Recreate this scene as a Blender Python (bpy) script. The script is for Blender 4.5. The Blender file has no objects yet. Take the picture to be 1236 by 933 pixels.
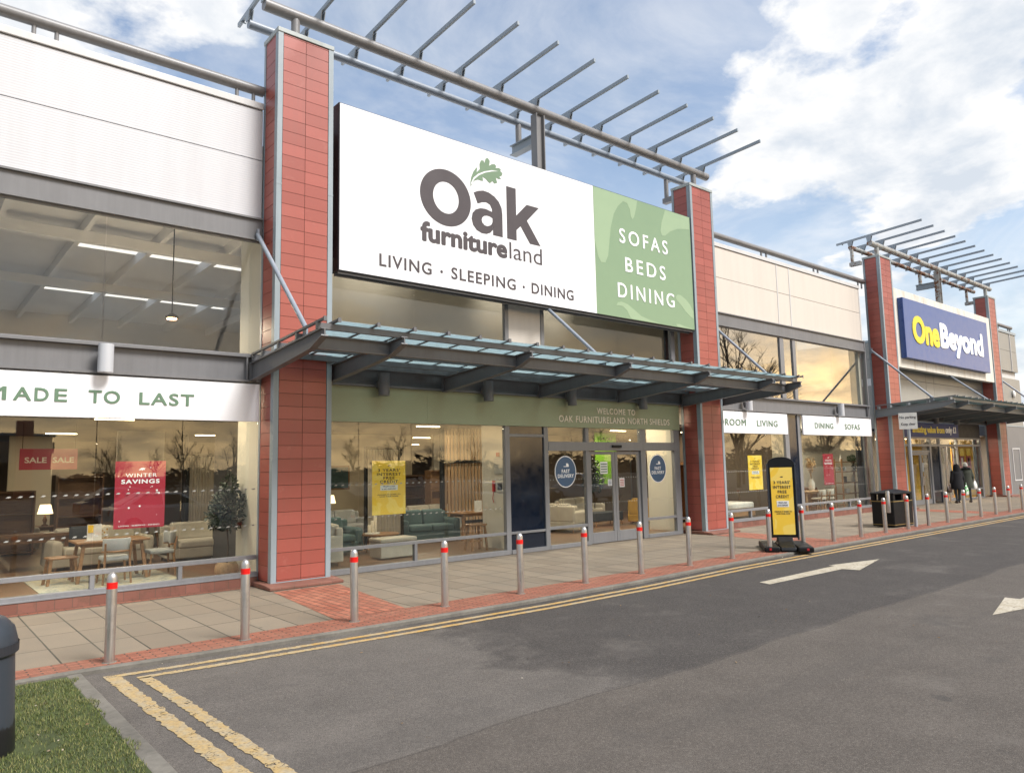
import bpy, bmesh, math, random
from math import sin, cos, pi, radians
from mathutils import Vector, Matrix
random.seed(7)
SC = bpy.context.scene
COL = SC.collection

# ------------------------------------------------------------------ camera
YAW, PITCH, ROLL, LENS = 0.7000, 0.1085, 0.0205, 25.83
cam_d = bpy.data.cameras.new('camera'); cam = bpy.data.objects.new('camera', cam_d); COL.objects.link(cam)
cam_d.sensor_fit = 'HORIZONTAL'; cam_d.sensor_width = 36; cam_d.lens = LENS
cam_d.clip_start = 0.05; cam_d.clip_end = 3000

def cam_axis(a):
    X, Y, Z = a
    cr, sr = cos(ROLL), sin(ROLL); X, Y = X*cr+Y*sr, -X*sr+Y*cr
    cp, sp = cos(PITCH), sin(PITCH); d = Z*cp-Y*sp; ZZ = Z*sp+Y*cp
    cy, sy = cos(YAW), sin(YAW)
    return Vector((X*cy+d*sy, -X*sy+d*cy, ZZ))
rx, ux, fx = cam_axis((1, 0, 0)), cam_axis((0, 1, 0)), cam_axis((0, 0, 1))
M4 = Matrix.Identity(4)
for i in range(3):
    M4[i][0], M4[i][1], M4[i][2] = rx[i], ux[i], -fx[i]
M4[2][3] = 2.05
cam.matrix_world = M4
SC.camera = cam

# ------------------------------------------------------------------ sun, sky, exposure
SUN_EL, SUN_AZ = radians(50), math.atan2(0.34, -0.94)      # azimuth measured from +Y towards +X
sun_dir = Vector((sin(SUN_AZ)*cos(SUN_EL), cos(SUN_AZ)*cos(SUN_EL), sin(SUN_EL)))
sl = bpy.data.lights.new('sun', 'SUN'); so = bpy.data.objects.new('sun', sl); COL.objects.link(so)
sl.energy = 2.2; sl.angle = radians(22); sl.color = (1.0, 0.975, 0.95)
so.rotation_euler = (-sun_dir).to_track_quat('-Z', 'Y').to_euler()
SC.view_settings.view_transform = 'Standard'; SC.view_settings.look = 'None'
SC.view_settings.gamma = 1; SC.view_settings.exposure = 1.33
SC.cycles.max_bounces = 10; SC.cycles.transparent_max_bounces = 24
SC.cycles.sample_clamp_indirect = 4.0

w = bpy.data.worlds.new('World'); SC.world = w; w.use_nodes = True
CLOUD_BANKS = [((0.820, 0.329, 0.469), 15, 0.05), ((0.855, 0.30, 0.42), 13, 0.05), ((0.21, 0.846, 0.49), 24, 0.06), ((0.89, 0.36, 0.28), 12, 0.05), ((0.77, 0.545, 0.335), 10, 0.02),
               ((0.575, 0.625, 0.53), 16, -0.12), ((0.735, 0.565, 0.375), 8, -0.06)]
def build_sky():
    nt = w.node_tree; N = nt.nodes; L = nt.links; N.clear()
    def n(t, **k):
        x = N.new(t)
        for a, b in k.items(): setattr(x, a, b)
        return x
    def m(op, a, b=None, c=None):
        x = n('ShaderNodeMath', operation=op)
        for i, v in enumerate((a, b, c)):
            if v is None: continue
            if isinstance(v, (int, float)): x.inputs[i].default_value = v
            else: L.new(v, x.inputs[i])
        return x.outputs[0]
    def ramp(fac, stops):
        r = n('ShaderNodeValToRGB'); e = r.color_ramp.elements
        while len(e) < len(stops): e.new(0.5)
        for q, (p, c) in zip(e, stops): q.position = p; q.color = (c[0], c[1], c[2], 1) if not isinstance(c, float) else (c, c, c, 1)
        L.new(fac, r.inputs[0]); return r.outputs[0]
    sky = n('ShaderNodeTexSky', sky_type='NISHITA', sun_disc=False)
    sky.sun_elevation = SUN_EL; sky.sun_rotation = SUN_AZ
    sky.air_density = 1.2; sky.dust_density = 1.2; sky.ozone_density = 1.6
    tc = n('ShaderNodeTexCoord'); sep = n('ShaderNodeSeparateXYZ'); L.new(tc.outputs['Generated'], sep.inputs[0])
    zz = m('MAXIMUM', sep.outputs[2], 0.0)
    den = m('ADD', zz, 0.22)
    cx = m('DIVIDE', sep.outputs[0], den); cy = m('DIVIDE', sep.outputs[1], den)
    cmb = n('ShaderNodeCombineXYZ'); L.new(cx, cmb.inputs[0]); L.new(cy, cmb.inputs[1])
    def noise(scale, det, rough, off, dist=0.0):
        mp = n('ShaderNodeMapping'); L.new(cmb.outputs[0], mp.inputs[0])
        mp.inputs['Location'].default_value = off
        t = n('ShaderNodeTexNoise'); L.new(mp.outputs[0], t.inputs['Vector'])
        t.inputs['Scale'].default_value = scale; t.inputs['Detail'].default_value = det
        t.inputs['Roughness'].default_value = rough; t.inputs['Distortion'].default_value = dist
        return t.outputs[0]
    big = noise(1.05, 9, 0.56, (2.1, 0.4, 0), 0.15)
    puff = noise(2.9, 10, 0.58, (5.3, 1.7, 0), 0.1)
    dens = m('ADD', m('MULTIPLY', big, 0.58), m('MULTIPLY', puff, 0.42))
    def bank(d, r, k):
        q = n('ShaderNodeVectorMath', operation='DOT_PRODUCT'); L.new(tc.outputs['Generated'], q.inputs[0]); q.inputs[1].default_value = d
        return m('MULTIPLY', ramp(q.outputs['Value'], [(cos(r), 0.0), (1.0, 1.0)]), k)
    for d, r, k in CLOUD_BANKS: dens = m('ADD', dens, bank(d, radians(r), k))
    hard = ramp(dens, [(0.525, 0.0), (0.575, 1.0)])
    wisp = noise(1.5, 8, 0.62, (9.0, 3.0, 0), 0.9)
    soft = ramp(wisp, [(0.38, 0.0), (0.74, 0.75)])
    cover = m('MAXIMUM', hard, m('ADD', m('MULTIPLY', soft, 0.88), 0.14))
    hz = ramp(sep.outputs[2], [(0.0, 0.85), (0.22, 0.15), (0.4, 0.0)])   # thicker cloud towards the horizon
    def lobe(d, r):                       # 0..1 round one direction of the sky
        q = n('ShaderNodeVectorMath', operation='DOT_PRODUCT'); L.new(tc.outputs['Generated'], q.inputs[0]); q.inputs[1].default_value = d
        return ramp(q.outputs['Value'], [(cos(r), 0.0), (1.0, 1.0)])
    veil = lobe((sin(SUN_AZ)*cos(SUN_EL), cos(SUN_AZ)*cos(SUN_EL), sin(SUN_EL)), radians(38))   # the sun stands behind cloud
    cover = m('MINIMUM', m('ADD', m('ADD', cover, hz), m('MULTIPLY', veil, 3.0)), 1.0)
    vn = n('ShaderNodeVectorMath', operation='DOT_PRODUCT'); L.new(tc.outputs['Generated'], vn.inputs[0])
    vn.inputs[1].default_value = (0.56, -0.82, 0.10)
    warm = m('MULTIPLY', ramp(vn.outputs['Value'], [(0.45, 0.0), (0.85, 1.0)]), ramp(sep.outputs[2], [(0.11, 1.0), (0.30, 0.0)]))
    shade = noise(3.4, 9, 0.6, (5.22, 1.60, 0), 0.2)
    core = ramp(shade, [(0.38, (0.68, 0.74, 0.82)), (0.56, (1.0, 1.0, 1.0))])
    corew = ramp(shade, [(0.36, (1.05, 0.76, 0.44)), (0.60, (2.15, 1.48, 0.74))])
    mx = n('ShaderNodeMixRGB'); L.new(warm, mx.inputs[0]); L.new(core, mx.inputs[1]); L.new(corew, mx.inputs[2])
    b1 = n('ShaderNodeBackground'); L.new(sky.outputs[0], b1.inputs[0]); b1.inputs[1].default_value = 0.072
    b2 = n('ShaderNodeBackground'); L.new(mx.outputs[0], b2.inputs[0]); b2.inputs[1].default_value = 0.42
    low = m('ADD', 1.0, m('MULTIPLY', m('MULTIPLY', ramp(sep.outputs[2], [(0.03, 1.0), (0.26, 0.0)]), warm), 0.8))
    L.new(m('MULTIPLY', low, 0.42), b2.inputs[1])
    ms = n('ShaderNodeMixShader'); L.new(cover, ms.inputs[0]); L.new(b1.outputs[0], ms.inputs[1]); L.new(b2.outputs[0], ms.inputs[2])
    out = n('ShaderNodeOutputWorld'); L.new(ms.outputs[0], out.inputs[0])
build_sky()

# ------------------------------------------------------------------ materials
class MT:
    """small node-tree writer"""
    def __init__(s, name):
        s.m = bpy.data.materials.new(name); s.m.use_nodes = True
        s.nt = s.m.node_tree; s.N = s.nt.nodes; s.L = s.nt.links; s.N.clear()
        s.out = s.N.new('ShaderNodeOutputMaterial')
        s.tc = s.N.new('ShaderNodeTexCoord')
    def n(s, t, ins=None, **k):
        x = s.N.new(t)
        for a, b in k.items(): setattr(x, a, b)
        for a, b in (ins or {}).items(): s.put(x.inputs[a], b)
        return x
    def put(s, sock, v):
        if isinstance(v, bpy.types.NodeSocket): s.L.new(v, sock)
        elif isinstance(v, (tuple, list)) and len(v) == 3 and sock.type == 'RGBA': sock.default_value = (*v, 1)
        else: sock.default_value = v
    def math(s, op, a, b=0.0, c=0.0):
        return s.n('ShaderNodeMath', {0: a, 1: b, 2: c}, operation=op).outputs[0]
    def mix(s, f, a, b, bt='MIX'):
        x = s.n('ShaderNodeMixRGB', {0: f, 1: a, 2: b}, blend_type=bt); return x.outputs[0]
    def noise(s, scale, det=4, rough=0.5, vec=None, dist=0.0):
        x = s.n('ShaderNodeTexNoise', {'Scale': scale, 'Detail': det, 'Roughness': rough, 'Distortion': dist})
        s.L.new(vec or s.tc.outputs['Object'], x.inputs['Vector']); return x.outputs[0]
    def ramp(s, fac, stops):
        r = s.n('ShaderNodeValToRGB'); e = r.color_ramp.elements
        while len(e) < len(stops): e.new(0.5)
        for q, (p, c) in zip(e, stops):
            q.position = p; q.color = (c, c, c, 1) if isinstance(c, (int, float)) else (*c, 1)
        s.L.new(fac, r.inputs[0]); return r.outputs[0]
    def bump(s, h, strength=0.3, dist=0.01):
        return s.n('ShaderNodeBump', {'Height': h, 'Strength': strength, 'Distance': dist}).outputs[0]
    def sep(s, v=None):
        return s.n('ShaderNodeSeparateXYZ', {0: v or s.tc.outputs['Object']}).outputs
    def comb(s, x=0.0, y=0.0, z=0.0):
        return s.n('ShaderNodeCombineXYZ', {0: x, 1: y, 2: z}).outputs[0]
    def scaled(s, sc, v=None):
        return s.n('ShaderNodeMapping', {0: v or s.tc.outputs['Object'], 'Scale': sc}).outputs[0]
    def bsdf(s, **k):
        b = s.n('ShaderNodeBsdfPrincipled'); 
        names = dict(col='Base Color', rough='Roughness', metal='Metallic', nor='Normal', spec='Specular IOR Level', coat='Coat Weight', em='Emission Color', es='Emission Strength', sub='Subsurface Weight', sheen='Sheen Weight')
        for a, v in k.items(): s.put(b.inputs[names[a]], v)
        s.L.new(b.outputs[0], s.out.inputs[0]); return s.m

def plain(name, col, rough=0.5, metal=0.0, var=0.12, scale=3.0, bump=0.0, bscale=60, **k):
    t = MT(name)
    f = t.noise(scale, 5, 0.6)
    fine = t.noise(scale*9, 3, 0.6)
    f = t.math('ADD', t.math('MULTIPLY', f, 0.65), t.math('MULTIPLY', fine, 0.35))
    lo = tuple(c*(1-var) for c in col); hi = tuple(min(1, c*(1+var)) for c in col)
    c = t.ramp(f, [(0.3, lo), (0.7, hi)])
    r = t.ramp(f, [(0.3, max(0, rough-0.08)), (0.7, min(1, rough+0.08))])
    kw = dict(col=c, rough=r, metal=metal)
    if bump: kw['nor'] = t.bump(t.noise(bscale, 4, 0.6), bump, 0.004)
    kw.update(k)
    return t.bsdf(**kw)

MAT = {}
def setup_materials():
    g = MAT
    # painted steel with faint vertical run-off and dust
    def steel(name, col, rough=0.45, streak=0.18):
        t = MT(name)
        f = t.noise(1.2, 5, 0.6); s = t.noise(6, 4, 0.6, t.scaled((2.0, 2.0, 0.12)))
        k = t.math('ADD', t.math('MULTIPLY', f, 0.5), t.math('MULTIPLY', s, 0.5))
        c = t.ramp(k, [(0.3, tuple(x*(1-streak) for x in col)), (0.72, tuple(x*(1+streak*0.6) for x in col))])
        return t.bsdf(col=c, rough=rough, nor=t.bump(t.noise(40, 3), 0.04, 0.003))
    g['beam'] = steel('beam_grey_paint', (0.165, 0.163, 0.166))
    g['steel'] = steel('canopy_grey_paint', (0.13, 0.13, 0.135))
    g['pipe'] = steel('pipe_grey_paint', (0.20, 0.195, 0.195), 0.4)
    g['slat'] = plain('slat_blue_grey_paint', (0.27, 0.31, 0.345), 0.4, var=0.06, scale=0.8)
    g['trim'] = steel('corner_trim_paint', (0.27, 0.315, 0.34), 0.42)
    g['frame'] = steel('window_frame_grey', (0.20, 0.20, 0.206), 0.4)
    g['rod'] = steel('tie_rod_paint', (0.24, 0.27, 0.31), 0.4)
    def rusty(name, col, amt):
        t = MT(name)
        a = t.noise(2.2, 8, 0.7); b = t.noise(9, 5, 0.6)
        k = t.math('ADD', t.math('MULTIPLY', a, 0.6), t.math('MULTIPLY', b, 0.4))
        mask = t.ramp(k, [(amt, 0.0), (amt+0.05, 1.0)])
        c = t.mix(mask, col, t.ramp(b, [(0.3, (0.10, 0.035, 0.015)), (0.7, (0.19, 0.085, 0.04))]))
        return t.bsdf(col=c, rough=t.mix(mask, (0.45,)*3, (0.9,)*3), nor=t.bump(k, 0.25, 0.006))
    g['rust_pipe'] = rusty('rusting_pipe_paint', (0.33, 0.33, 0.31), 0.52)
    g['rust_pipe_bad'] = rusty('heavily_rusted_pipe_paint', (0.33, 0.33, 0.31), 0.47)
    g['rust_steel'] = rusty('aged_canopy_paint', (0.19, 0.205, 0.21), 0.62)
    # terracotta tiles: each tile its own tint
    t = MT('terracotta_tile')
    geo = t.n('ShaderNodeNewGeometry').outputs['Random Per Island']
    f = t.noise(0.9, 6, 0.65)
    c = t.ramp(geo, [(0.0, (0.290, 0.071, 0.053)), (0.5, (0.325, 0.081, 0.060)), (1.0, (0.36, 0.092, 0.070))])
    c = t.mix(t.ramp(f, [(0.42, 0.0), (0.75, 0.35)]), c, (0.33, 0.10, 0.075))
    c = t.mix(t.ramp(t.noise(60, 3), [(0.55, 0.0), (0.8, 0.25)]), c, (0.28, 0.06, 0.045))
    run = t.noise(5.0, 6, 0.7, t.scaled((1.6, 1.6, 0.10)))
    c = t.mix(t.ramp(run, [(0.52, 0.0), (0.70, 0.30)]), c, (0.25, 0.085, 0.066))
    c = t.mix(t.ramp(t.noise(2.4, 7, 0.75), [(0.60, 0.0), (0.72, 0.30)]), c, (0.47, 0.20, 0.16))
    g['tile'] = t.bsdf(col=c, rough=0.38, nor=t.bump(t.noise(120, 3), 0.05, 0.002))
    g['grout'] = plain('tile_backing', (0.075, 0.055, 0.035), 0.9, var=0.5, scale=5)
    # white ribbed cladding
    def cladding(name, col, dirt):
        t = MT(name); z = t.sep()[2]
        rib = t.math('SINE', t.math('MULTIPLY', z, 2*pi/0.045))
        st = t.noise(3.0, 6, 0.65, t.scaled((1.2, 1.2, 0.1)))
        c = t.mix(t.ramp(st, [(0.42, 0.0), (0.75, dirt)]), col, tuple(x*0.62 for x in col))
        c = t.mix(t.ramp(t.noise(0.5, 4), [(0.4, 0.0), (0.7, 0.15)]), c, tuple(x*0.85 for x in col))
        return t.bsdf(col=c, rough=0.42, nor=t.bump(rib, 0.12, 0.004))
    g['clad'] = cladding('white_ribbed_cladding', (0.545, 0.54, 0.555), 0.22)
    g['clad_cream'] = cladding('pale_cladding', (0.60, 0.545, 0.48), 0.2)
    g['clad_grey'] = cladding('grey_cladding', (0.25, 0.245, 0.225), 0.25)
    g['clad_mid'] = cladding('stone_grey_cladding', (0.30, 0.29, 0.26), 0.25)
    g['flash'] = steel('parapet_flashing', (0.56, 0.55, 0.54), 0.45, 0.10)
    g['cap'] = steel('pillar_cap_flashing', (0.36, 0.39, 0.38), 0.45)
    g['dark'] = plain('dark_recess', (0.018, 0.019, 0.024), 0.6)  # near-black, puts the shade of recesses and openings into the colour
    g['seam'] = plain('panel_joint', (0.035, 0.035, 0.045), 0.7)
    g['navy'] = plain('navy_panel', (0.007, 0.012, 0.024), 0.10, var=0.15)
    g['green'] = plain('fascia_green', (0.262, 0.298, 0.192), 0.45, var=0.05, scale=0.8)
    g['cream_letter'] = plain('cream_lettering', (0.78, 0.70, 0.58), 0.5, var=0.03)
    g['sign_white'] = plain('sign_face_white', (0.73, 0.73, 0.74), 0.35, var=0.015, em=(1, 1, 1), es=0.03)
    g['sign_green'] = plain('sign_face_green', (0.190, 0.275, 0.165), 0.35, var=0.03, em=(0.30, 0.46, 0.24), es=0.03)
    g['sign_green_light'] = plain('sign_leaf_pale_green', (0.265, 0.360, 0.222), 0.35, var=0.03, em=(0.45, 0.58, 0.33), es=0.03)
    g['sign_side'] = plain('sign_case_black', (0.012, 0.012, 0.016), 0.35)
    g['logo_grey'] = plain('logo_dark_grey', (0.060, 0.049, 0.053), 0.4, var=0.03)
    g['leaf_green'] = plain('logo_leaf_green', (0.155, 0.235, 0.145), 0.4, var=0.03)
    g['letter_white'] = plain('white_lettering', (0.88, 0.88, 0.88), 0.4, var=0.02)
    g['letter_green'] = plain('green_lettering', (0.115, 0.195, 0.125), 0.45, var=0.04)
    g['fascia_white'] = plain('fascia_white', (0.80, 0.80, 0.82), 0.4, var=0.03)
    g['blue'] = plain('sign_blue', (0.058, 0.105, 0.275), 0.35, var=0.05)
    g['blue_side'] = plain('sign_blue_return', (0.02, 0.06, 0.22), 0.3)
    g['blue_dark'] = plain('fascia_blue', (0.022, 0.040, 0.17), 0.55)
    g['yellow_letter'] = plain('yellow_lettering', (0.78, 0.60, 0.03), 0.4, var=0.03)
    t = MT('stained_white_panel')
    st = t.noise(2.5, 6, 0.7, t.scaled((1.0, 1.0, 0.22)))
    c = t.mix(t.ramp(st, [(0.48, 0.0), (0.7, 0.75)]), (0.68, 0.65, 0.58), (0.44, 0.36, 0.25))
    g['panel_stained'] = t.bsdf(col=c, rough=0.5)
    # glass: a clear pane that mirrors more at a slant
    def glass(name, r0, tint, rough=0.0):
        t = MT(name)
        geo = t.n('ShaderNodeNewGeometry')
        d = t.n('ShaderNodeVectorMath', {0: geo.outputs['Normal'], 1: geo.outputs['Incoming']}, operation='DOT_PRODUCT').outputs['Value']
        c = t.math('ABSOLUTE', d); k = t.math('POWER', t.math('SUBTRACT', 1.0, c), 5.0)
        f = t.math('ADD', r0, t.math('MULTIPLY', k, 1-r0))
        tr = t.n('ShaderNodeBsdfTransparent', {0: (*tint, 1)})
        gl = t.n('ShaderNodeBsdfGlossy', {0: (1, 1, 1, 1), 'Roughness': rough})
        # toughened glass is never quite flat
        gl_n = t.bump(t.noise(0.55, 2), 0.06, 0.02); t.L.new(gl_n, gl.inputs['Normal'])
        mx = t.n('ShaderNodeMixShader', {0: f, 1: tr.outputs[0], 2: gl.outputs[0]})
        t.L.new(mx.outputs[0], t.out.inputs[0]); return t.m
    g['glass'] = glass('shop_glass', 0.048, (0.93, 0.955, 0.94))
    g['glass_up'] = glass('upper_glass', 0.03, (0.93, 0.94, 0.92))
    g['glass_mirror'] = glass('upper_tinted_glass', 0.30, (0.62, 0.62, 0.6))
    def canopy_glass(name, tr_, df_, tl_):
        t = MT(name)
        tr = t.n('ShaderNodeBsdfTransparent', {0: (*tr_, 1)}); df = t.n('ShaderNodeBsdfDiffuse', {0: (*df_, 1)}); tl = t.n('ShaderNodeBsdfTranslucent', {0: (*tl_, 1)})
        gl = t.n('ShaderNodeBsdfGlossy', {0: (1, 1, 1, 1), 'Roughness': 0.12})
        dirt = t.ramp(t.noise(3.0, 6, 0.7), [(0.40, 0.45), (0.68, 0.95)])
        a = t.n('ShaderNodeMixShader', {0: 0.85, 1: df.outputs[0], 2: tl.outputs[0]}); b = t.n('ShaderNodeMixShader', {0: dirt, 1: tr.outputs[0], 2: a.outputs[0]}); c = t.n('ShaderNodeMixShader', {0: 0.08, 1: b.outputs[0], 2: gl.outputs[0]})
        t.L.new(c.outputs[0], t.out.inputs[0]); return t.m
    g['canopy_glass'] = canopy_glass('canopy_glass', (0.72, 0.82, 0.83), (0.45, 0.55, 0.57), (0.50, 0.60, 0.63))
    g['canopy_glass_dirty'] = canopy_glass('grimy_canopy_glass', (0.45, 0.52, 0.50), (0.22, 0.26, 0.25), (0.16, 0.20, 0.20))
    # bollard steel: brushed
    t = MT('brushed_stainless')
    s = t.noise(60, 3, 0.6, t.scaled((1, 1, 0.03))); d = t.noise(7, 5, 0.65)
    c = t.mix(t.ramp(d, [(0.45, 0.0), (0.75, 0.45)]), (0.52, 0.49, 0.46), (0.30, 0.27, 0.24))
    g['stainless'] = t.bsdf(col=c, metal=0.9, rough=t.ramp(s, [(0.3, 0.26), (0.7, 0.46)]), nor=t.bump(s, 0.08, 0.002))
    g['red_band'] = plain('red_reflective_band', (0.72, 0.008, 0.006), 0.35, var=0.06)
    g['black_plastic'] = plain('black_plastic', (0.007, 0.0075, 0.0085), 0.5, var=0.3, scale=6, spec=0.25)
    g['grey_plastic'] = plain('slate_plastic', (0.026, 0.033, 0.043), 0.42, var=0.2)
    t = MT('scuffed_slate_plastic'); z = t.sep()[2]
    k = t.math('ADD', t.math('MULTIPLY', z, -2.4), t.math('ADD', t.noise(7, 5, 0.6, t.scaled((1, 1, 0.45))), 0.0))
    g['scuffed'] = t.bsdf(col=t.mix(t.ramp(k, [(-0.0, 0.0), (0.06, 1.0)]), (0.030, 0.038, 0.049), (0.007, 0.007, 0.008)), rough=0.42)
    g['gold'] = plain('gold_line', (0.30, 0.20, 0.06), 0.4)
    g['yellow_poster'] = None
    t = MT('poster_yellow')
    f = t.noise(2.0, 1, 0.4, dist=1.5)
    g['poster_yellow'] = t.bsdf(col=t.ramp(f, [(0.47, (0.93, 0.60, 0.05)), (0.50, (0.95, 0.68, 0.13))]), rough=0.45)
    g['poster_red'] = plain('poster_red', (0.36, 0.018, 0.04), 0.4, var=0.05)
    g['poster_white'] = plain('poster_white', (0.8, 0.8, 0.78), 0.5, var=0.03)
    g['ink'] = plain('poster_ink', (0.035, 0.028, 0.03), 0.5)
    g['sticker_blue'] = plain('sticker_blue', (0.035, 0.095, 0.19), 0.4, var=0.06)
    g['decal'] = plain('frosted_decal', (0.34, 0.34, 0.31), 0.5, var=0.1)
    # woods, cloth
    def wood(name, a, b, sc=(1, 8, 8)):
        t = MT(name); v = t.scaled(sc)
        f = t.noise(3.0, 6, 0.6, v, 0.6)
        return t.bsdf(col=t.ramp(f, [(0.3, a), (0.7, b)]), rough=0.42, nor=t.bump(f, 0.08, 0.003))
    g['oak'] = wood('oak_wood', (0.21, 0.105, 0.045), (0.34, 0.185, 0.085))
    g['oak_pale'] = wood('pale_oak', (0.36, 0.225, 0.12), (0.50, 0.33, 0.19), (8, 8, 0.8))
    g['walnut'] = wood('brown_wood', (0.11, 0.052, 0.024), (0.19, 0.095, 0.045))
    t = MT('laminate_floor')
    br = t.n('ShaderNodeTexBrick', {'Color1': (0.15, 0.082, 0.045), 'Color2': (0.20, 0.112, 0.062), 'Mortar': (0.07, 0.035, 0.02), 'Scale': 1.0, 'Mortar Size': 0.004, 'Brick Width': 1.3, 'Row Height': 0.19}, offset=0.37)
    t.L.new(t.tc.outputs['Object'], br.inputs['Vector'])
    gr = t.noise(4, 6, 0.6, t.scaled((0.8, 9, 1)))
    g['floor'] = t.bsdf(col=t.mix(0.4, br.outputs[0], t.ramp(gr, [(0.3, (0.10, 0.05, 0.028)), (0.7, (0.23, 0.135, 0.075))])), rough=0.35)
    def cloth(name, col, var=0.12):
        return plain(name, col, 0.92, var=var, scale=4, bump=0.35, bscale=140)
    g['cream_cloth'] = cloth('cream_cloth', (0.46, 0.42, 0.35))
    g['beige_cloth'] = cloth('beige_cloth', (0.40, 0.36, 0.295))
    g['teal_cloth'] = cloth('teal_velvet', (0.075, 0.125, 0.13))
    g['grey_cloth'] = cloth('grey_cloth', (0.36, 0.365, 0.36))
    g['charcoal_cloth'] = cloth('charcoal_cloth', (0.035, 0.04, 0.048))
    g['mustard_cloth'] = cloth('mustard_cloth', (0.42, 0.24, 0.03))
    t = MT('mustard_leaf_print'); f = t.n('ShaderNodeTexVoronoi', {'Scale': 16.0}); t.L.new(t.tc.outputs['Object'], f.inputs['Vector'])
    g['print_cloth'] = t.bsdf(col=t.ramp(f.outputs[0], [(0.30, (0.42, 0.25, 0.06)), (0.36, (0.6, 0.55, 0.45))]), rough=0.9)
    t = MT('faded_rug'); f = t.noise(5, 8, 0.75)
    g['rug'] = t.bsdf(col=t.ramp(f, [(0.38, (0.16, 0.19, 0.19)), (0.5, (0.42, 0.39, 0.31)), (0.62, (0.36, 0.31, 0.2))]), rough=0.95)
    g['curtain'] = cloth('linen_curtain', (0.42, 0.37, 0.30))
    g['wall_cream'] = plain('cream_wall', (0.58, 0.55, 0.48), 0.7, var=0.03, scale=0.6)
    g['wall_taupe'] = plain('taupe_wall', (0.36, 0.29, 0.215), 0.75, var=0.05, scale=0.6)
    g['wall_grey'] = plain('upper_grey_wall', (0.74, 0.72, 0.70), 0.75, var=0.05, scale=0.4)
    g['wall_brown'] = plain('brown_wall', (0.15, 0.115, 0.085), 0.75, var=0.1, scale=0.6)
    g['wall_tan'] = plain('tan_wall', (0.66, 0.57, 0.43), 0.75, var=0.05, scale=0.4)
    g['wall_dark'] = plain('dark_wall', (0.045, 0.042, 0.042), 0.7)
    g['ceil'] = plain('showroom_ceiling', (0.05, 0.05, 0.052), 0.8)
    g['wicker'] = plain('woven_basket', (0.36, 0.25, 0.135), 0.85, var=0.4, scale=14, bump=0.8, bscale=90)
    g['bark'] = plain('bark', (0.075, 0.055, 0.04), 0.9, var=0.3, scale=9, bump=0.6)
    def leafm(name, a, b):
        t = MT(name); geo = t.n('ShaderNodeNewGeometry').outputs['Random Per Island']
        return t.bsdf(col=t.ramp(geo, [(0.0, a), (1.0, b)]), rough=0.5, sub=0.0)
    g['olive_leaf'] = leafm('olive_leaf', (0.010, 0.020, 0.014), (0.042, 0.062, 0.045))
    g['plant_leaf'] = leafm('plant_leaf', (0.015, 0.05, 0.02), (0.05, 0.11, 0.05))
    g['pampas'] = leafm('dried_pampas', (0.36, 0.22, 0.10), (0.55, 0.38, 0.2))
    g['twig'] = plain('bare_twigs', (0.05, 0.035, 0.025), 0.9)
    g['ceramic'] = plain('white_ceramic', (0.7, 0.68, 0.63), 0.3, var=0.04)
    g['candle'] = plain('candle_wax', (0.62, 0.54, 0.42), 0.5, var=0.05)
    g['shade'] = plain('lit_lamp_shade', (0.8, 0.66, 0.42), 0.8, var=0.05, em=(1.0, 0.72, 0.38), es=1.3)
    g['tube_light'] = plain('lit_strip_light', (0.9, 0.85, 0.7), 0.5, var=0.02, em=(1.0, 0.78, 0.45), es=6.0)
    g['pendant_glow'] = plain('lit_pendant', (0.9, 0.7, 0.5), 0.5, var=0.02, em=(1.0, 0.55, 0.28), es=14.0)
    g['lime'] = plain('lime_green_banner', (0.17, 0.38, 0.025), 0.5, var=0.04)
    g['red_plastic'] = plain('red_plastic', (0.42, 0.015, 0.02), 0.35)
    g['grey_box'] = plain('alarm_panel_grey', (0.42, 0.42, 0.40), 0.45)
    g['mustard'] = plain('mustard_board', (0.66, 0.36, 0.03), 0.6, var=0.1)
    g['sign_face'] = plain('weathered_sign_face', (0.84, 0.82, 0.74), 0.5, var=0.1, scale=9)
    g['light_metal'] = steel('silver_lamp_paint', (0.50, 0.51, 0.53), 0.35, 0.08)
    g['galv'] = steel('galvanised_steel', (0.34, 0.36, 0.38), 0.45)
    # people
    g['skin'] = plain('skin', (0.48, 0.29, 0.21), 0.55, var=0.05)
    g['black_coat'] = cloth('black_padded_coat', (0.014, 0.014, 0.017), 0.3)
    g['olive_coat'] = cloth('dark_olive_coat', (0.05, 0.055, 0.04), 0.25)
    g['fur'] = plain('black_fur', (0.008, 0.008, 0.009), 0.95, var=0.5, scale=30, bump=1.0, bscale=160)
    g['white_wool'] = cloth('white_wool', (0.62, 0.58, 0.52))
    g['bag_white'] = plain('white_carrier', (0.72, 0.70, 0.66), 0.45, var=0.06)
    t = MT('green_white_carrier'); f = t.noise(9, 2, 0.4, dist=1.0)
    g['bag_green'] = t.bsdf(col=t.ramp(f, [(0.47, (0.75, 0.76, 0.72)), (0.50, (0.05, 0.33, 0.08))]), rough=0.4)
    g['leather'] = plain('dark_leather', (0.05, 0.028, 0.02), 0.4)
    # ground
    t = MT('asphalt')
    P = t.sep(); x, y = P[0], P[1]
    wob = t.math('MULTIPLY', t.math('SUBTRACT', t.noise(0.9, 9, 0.7), 0.5), 4.2)
    fine = t.noise(110, 3, 0.75); med = t.noise(1.3, 7, 0.7); agg = t.n('ShaderNodeTexVoronoi', {'Scale': 95.0}); t.L.new(t.tc.outputs['Object'], agg.inputs['Vector'])
    seam_y = t.math('ADD', t.math('ADD', 4.86, t.math('MULTIPLY', t.math('SUBTRACT', t.noise(0.35, 2, 0.5, t.scaled((1, 0, 0))), 0.5), 0.5)), t.math('MULTIPLY', t.math('SUBTRACT', t.noise(6, 3, 0.6), 0.5), 0.06))
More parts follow.
